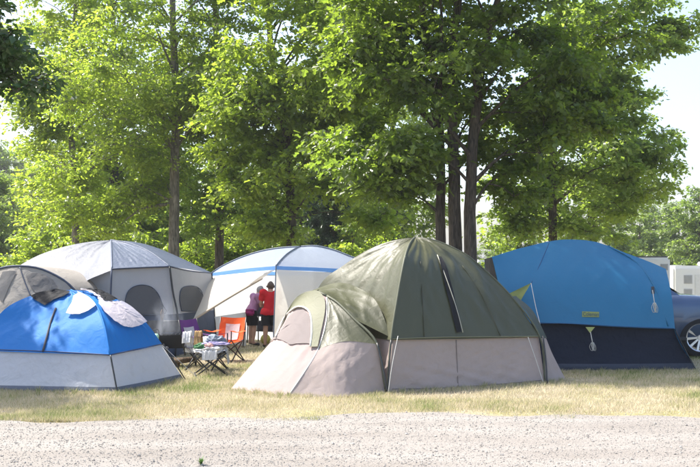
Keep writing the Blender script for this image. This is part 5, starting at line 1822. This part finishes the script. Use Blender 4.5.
SKIN = simple('skin', (.50, .29, .20), .5, 0, .06, 14)
SKIN2 = simple('skin tanned', (.44, .25, .17), .5, 0, .06, 14)
RED = fabric('red shirt cloth', (.50, .012, .022), .08, .85, .2, .1)
PUR2 = fabric('purple shirt cloth', (.30, .16, .30), .10, .85, .2, .15)
BLK = fabric('black shorts cloth', (.016, .016, .02), .02, .85, .2, .2)
p = A(252, 345.5, 20.6); p.z = 0
person(p, R(-62), 1.36,
       dict(bel=(0, .025, .60), che=(0, .06, .70), nk=(0, .105, .79), hd=(0, .135, .852), top=(0, .15, .895), shl=(-.092, .06, .762), shr=(.092, .06, .762),
            ell=(-.13, .09, .62), wrl=(-.06, .20, .60), elr=(.13, .10, .62), wrr=(.06, .20, .59), pel=(0, -.01, .53),
            hil=(-.055, -.01, .51), hir=(.055, -.01, .51)),
       PUR2, BLK, simple('grey hair', (.21, .205, .21), .8, 0, .2), SKIN,
       'person in a purple shirt and black shorts leaning forward inside the canopy', stripe=simple('yellow stripe', (.55, .55, .12), .7), shirt_low=.04)
p = A(270.5, 347, 20.15); p.z = 0
person(p, R(6), 1.42,
       dict(ell=(-.135, .05, .64), wrl=(-.08, .17, .60), elr=(.135, .05, .64), wrr=(.08, .17, .60), che=(0, .015, .72), nk=(0, .03, .82), hd=(.004, .05, .884), top=(.004, .055, .93),
            hil=(-.06, 0, .51), knl=(-.072, .005, .285), anl=(-.078, -.01, .05), tol=(-.09, .07, .022), knr=(.068, .01, .285), anr=(.072, -.005, .05), tor=(.085, .075, .022)),
       RED, BLK, simple('brown hair', (.06, .035, .022), .6, 0, .3, 60), SKIN2,
       'person in a red shirt and black shorts standing with back turned inside the canopy', shirt_low=-.02)

# pink-purple bag worn low by the person in purple, a red pouch is sewn on the red shirt
bp = A(250, 311, 20.35)
e = empty('shoulder_bag', (bp.x, bp.y, bp.z - .10), 'magenta bag at the hip of the person in the purple shirt', 'bag')
MB().box((0, 0, .07), (.20, .10, .13), R(-30), .03).build('pouch', fabric('magenta cloth', (.33, .02, .16), .05, .8), e, True, True)
MB().box((0, -.005, .115), (.206, .106, .05), R(-30), .02).build('flap', fabric('dark magenta cloth', (.20, .015, .11), .05, .8), e, True, True)


# ------------------------------------------------------------------ the air
m, nt_ = new_mat('haze')
out = N(nt_, 'ShaderNodeOutputMaterial')
pv = N(nt_, 'ShaderNodeVolumePrincipled')
pv.inputs['Color'].default_value = (.93, .96, 1.0, 1)
pv.inputs['Density'].default_value = 0.0005
pv.inputs['Anisotropy'].default_value = 0.3
nt_.links.new(pv.outputs[0], out.inputs['Volume'])
tag(MB().box((0, 450, 8.5), (2200, 1100, 23)).build('haze', m), 'pale summer haze in the air over the campground', 'haze', kind='stuff')
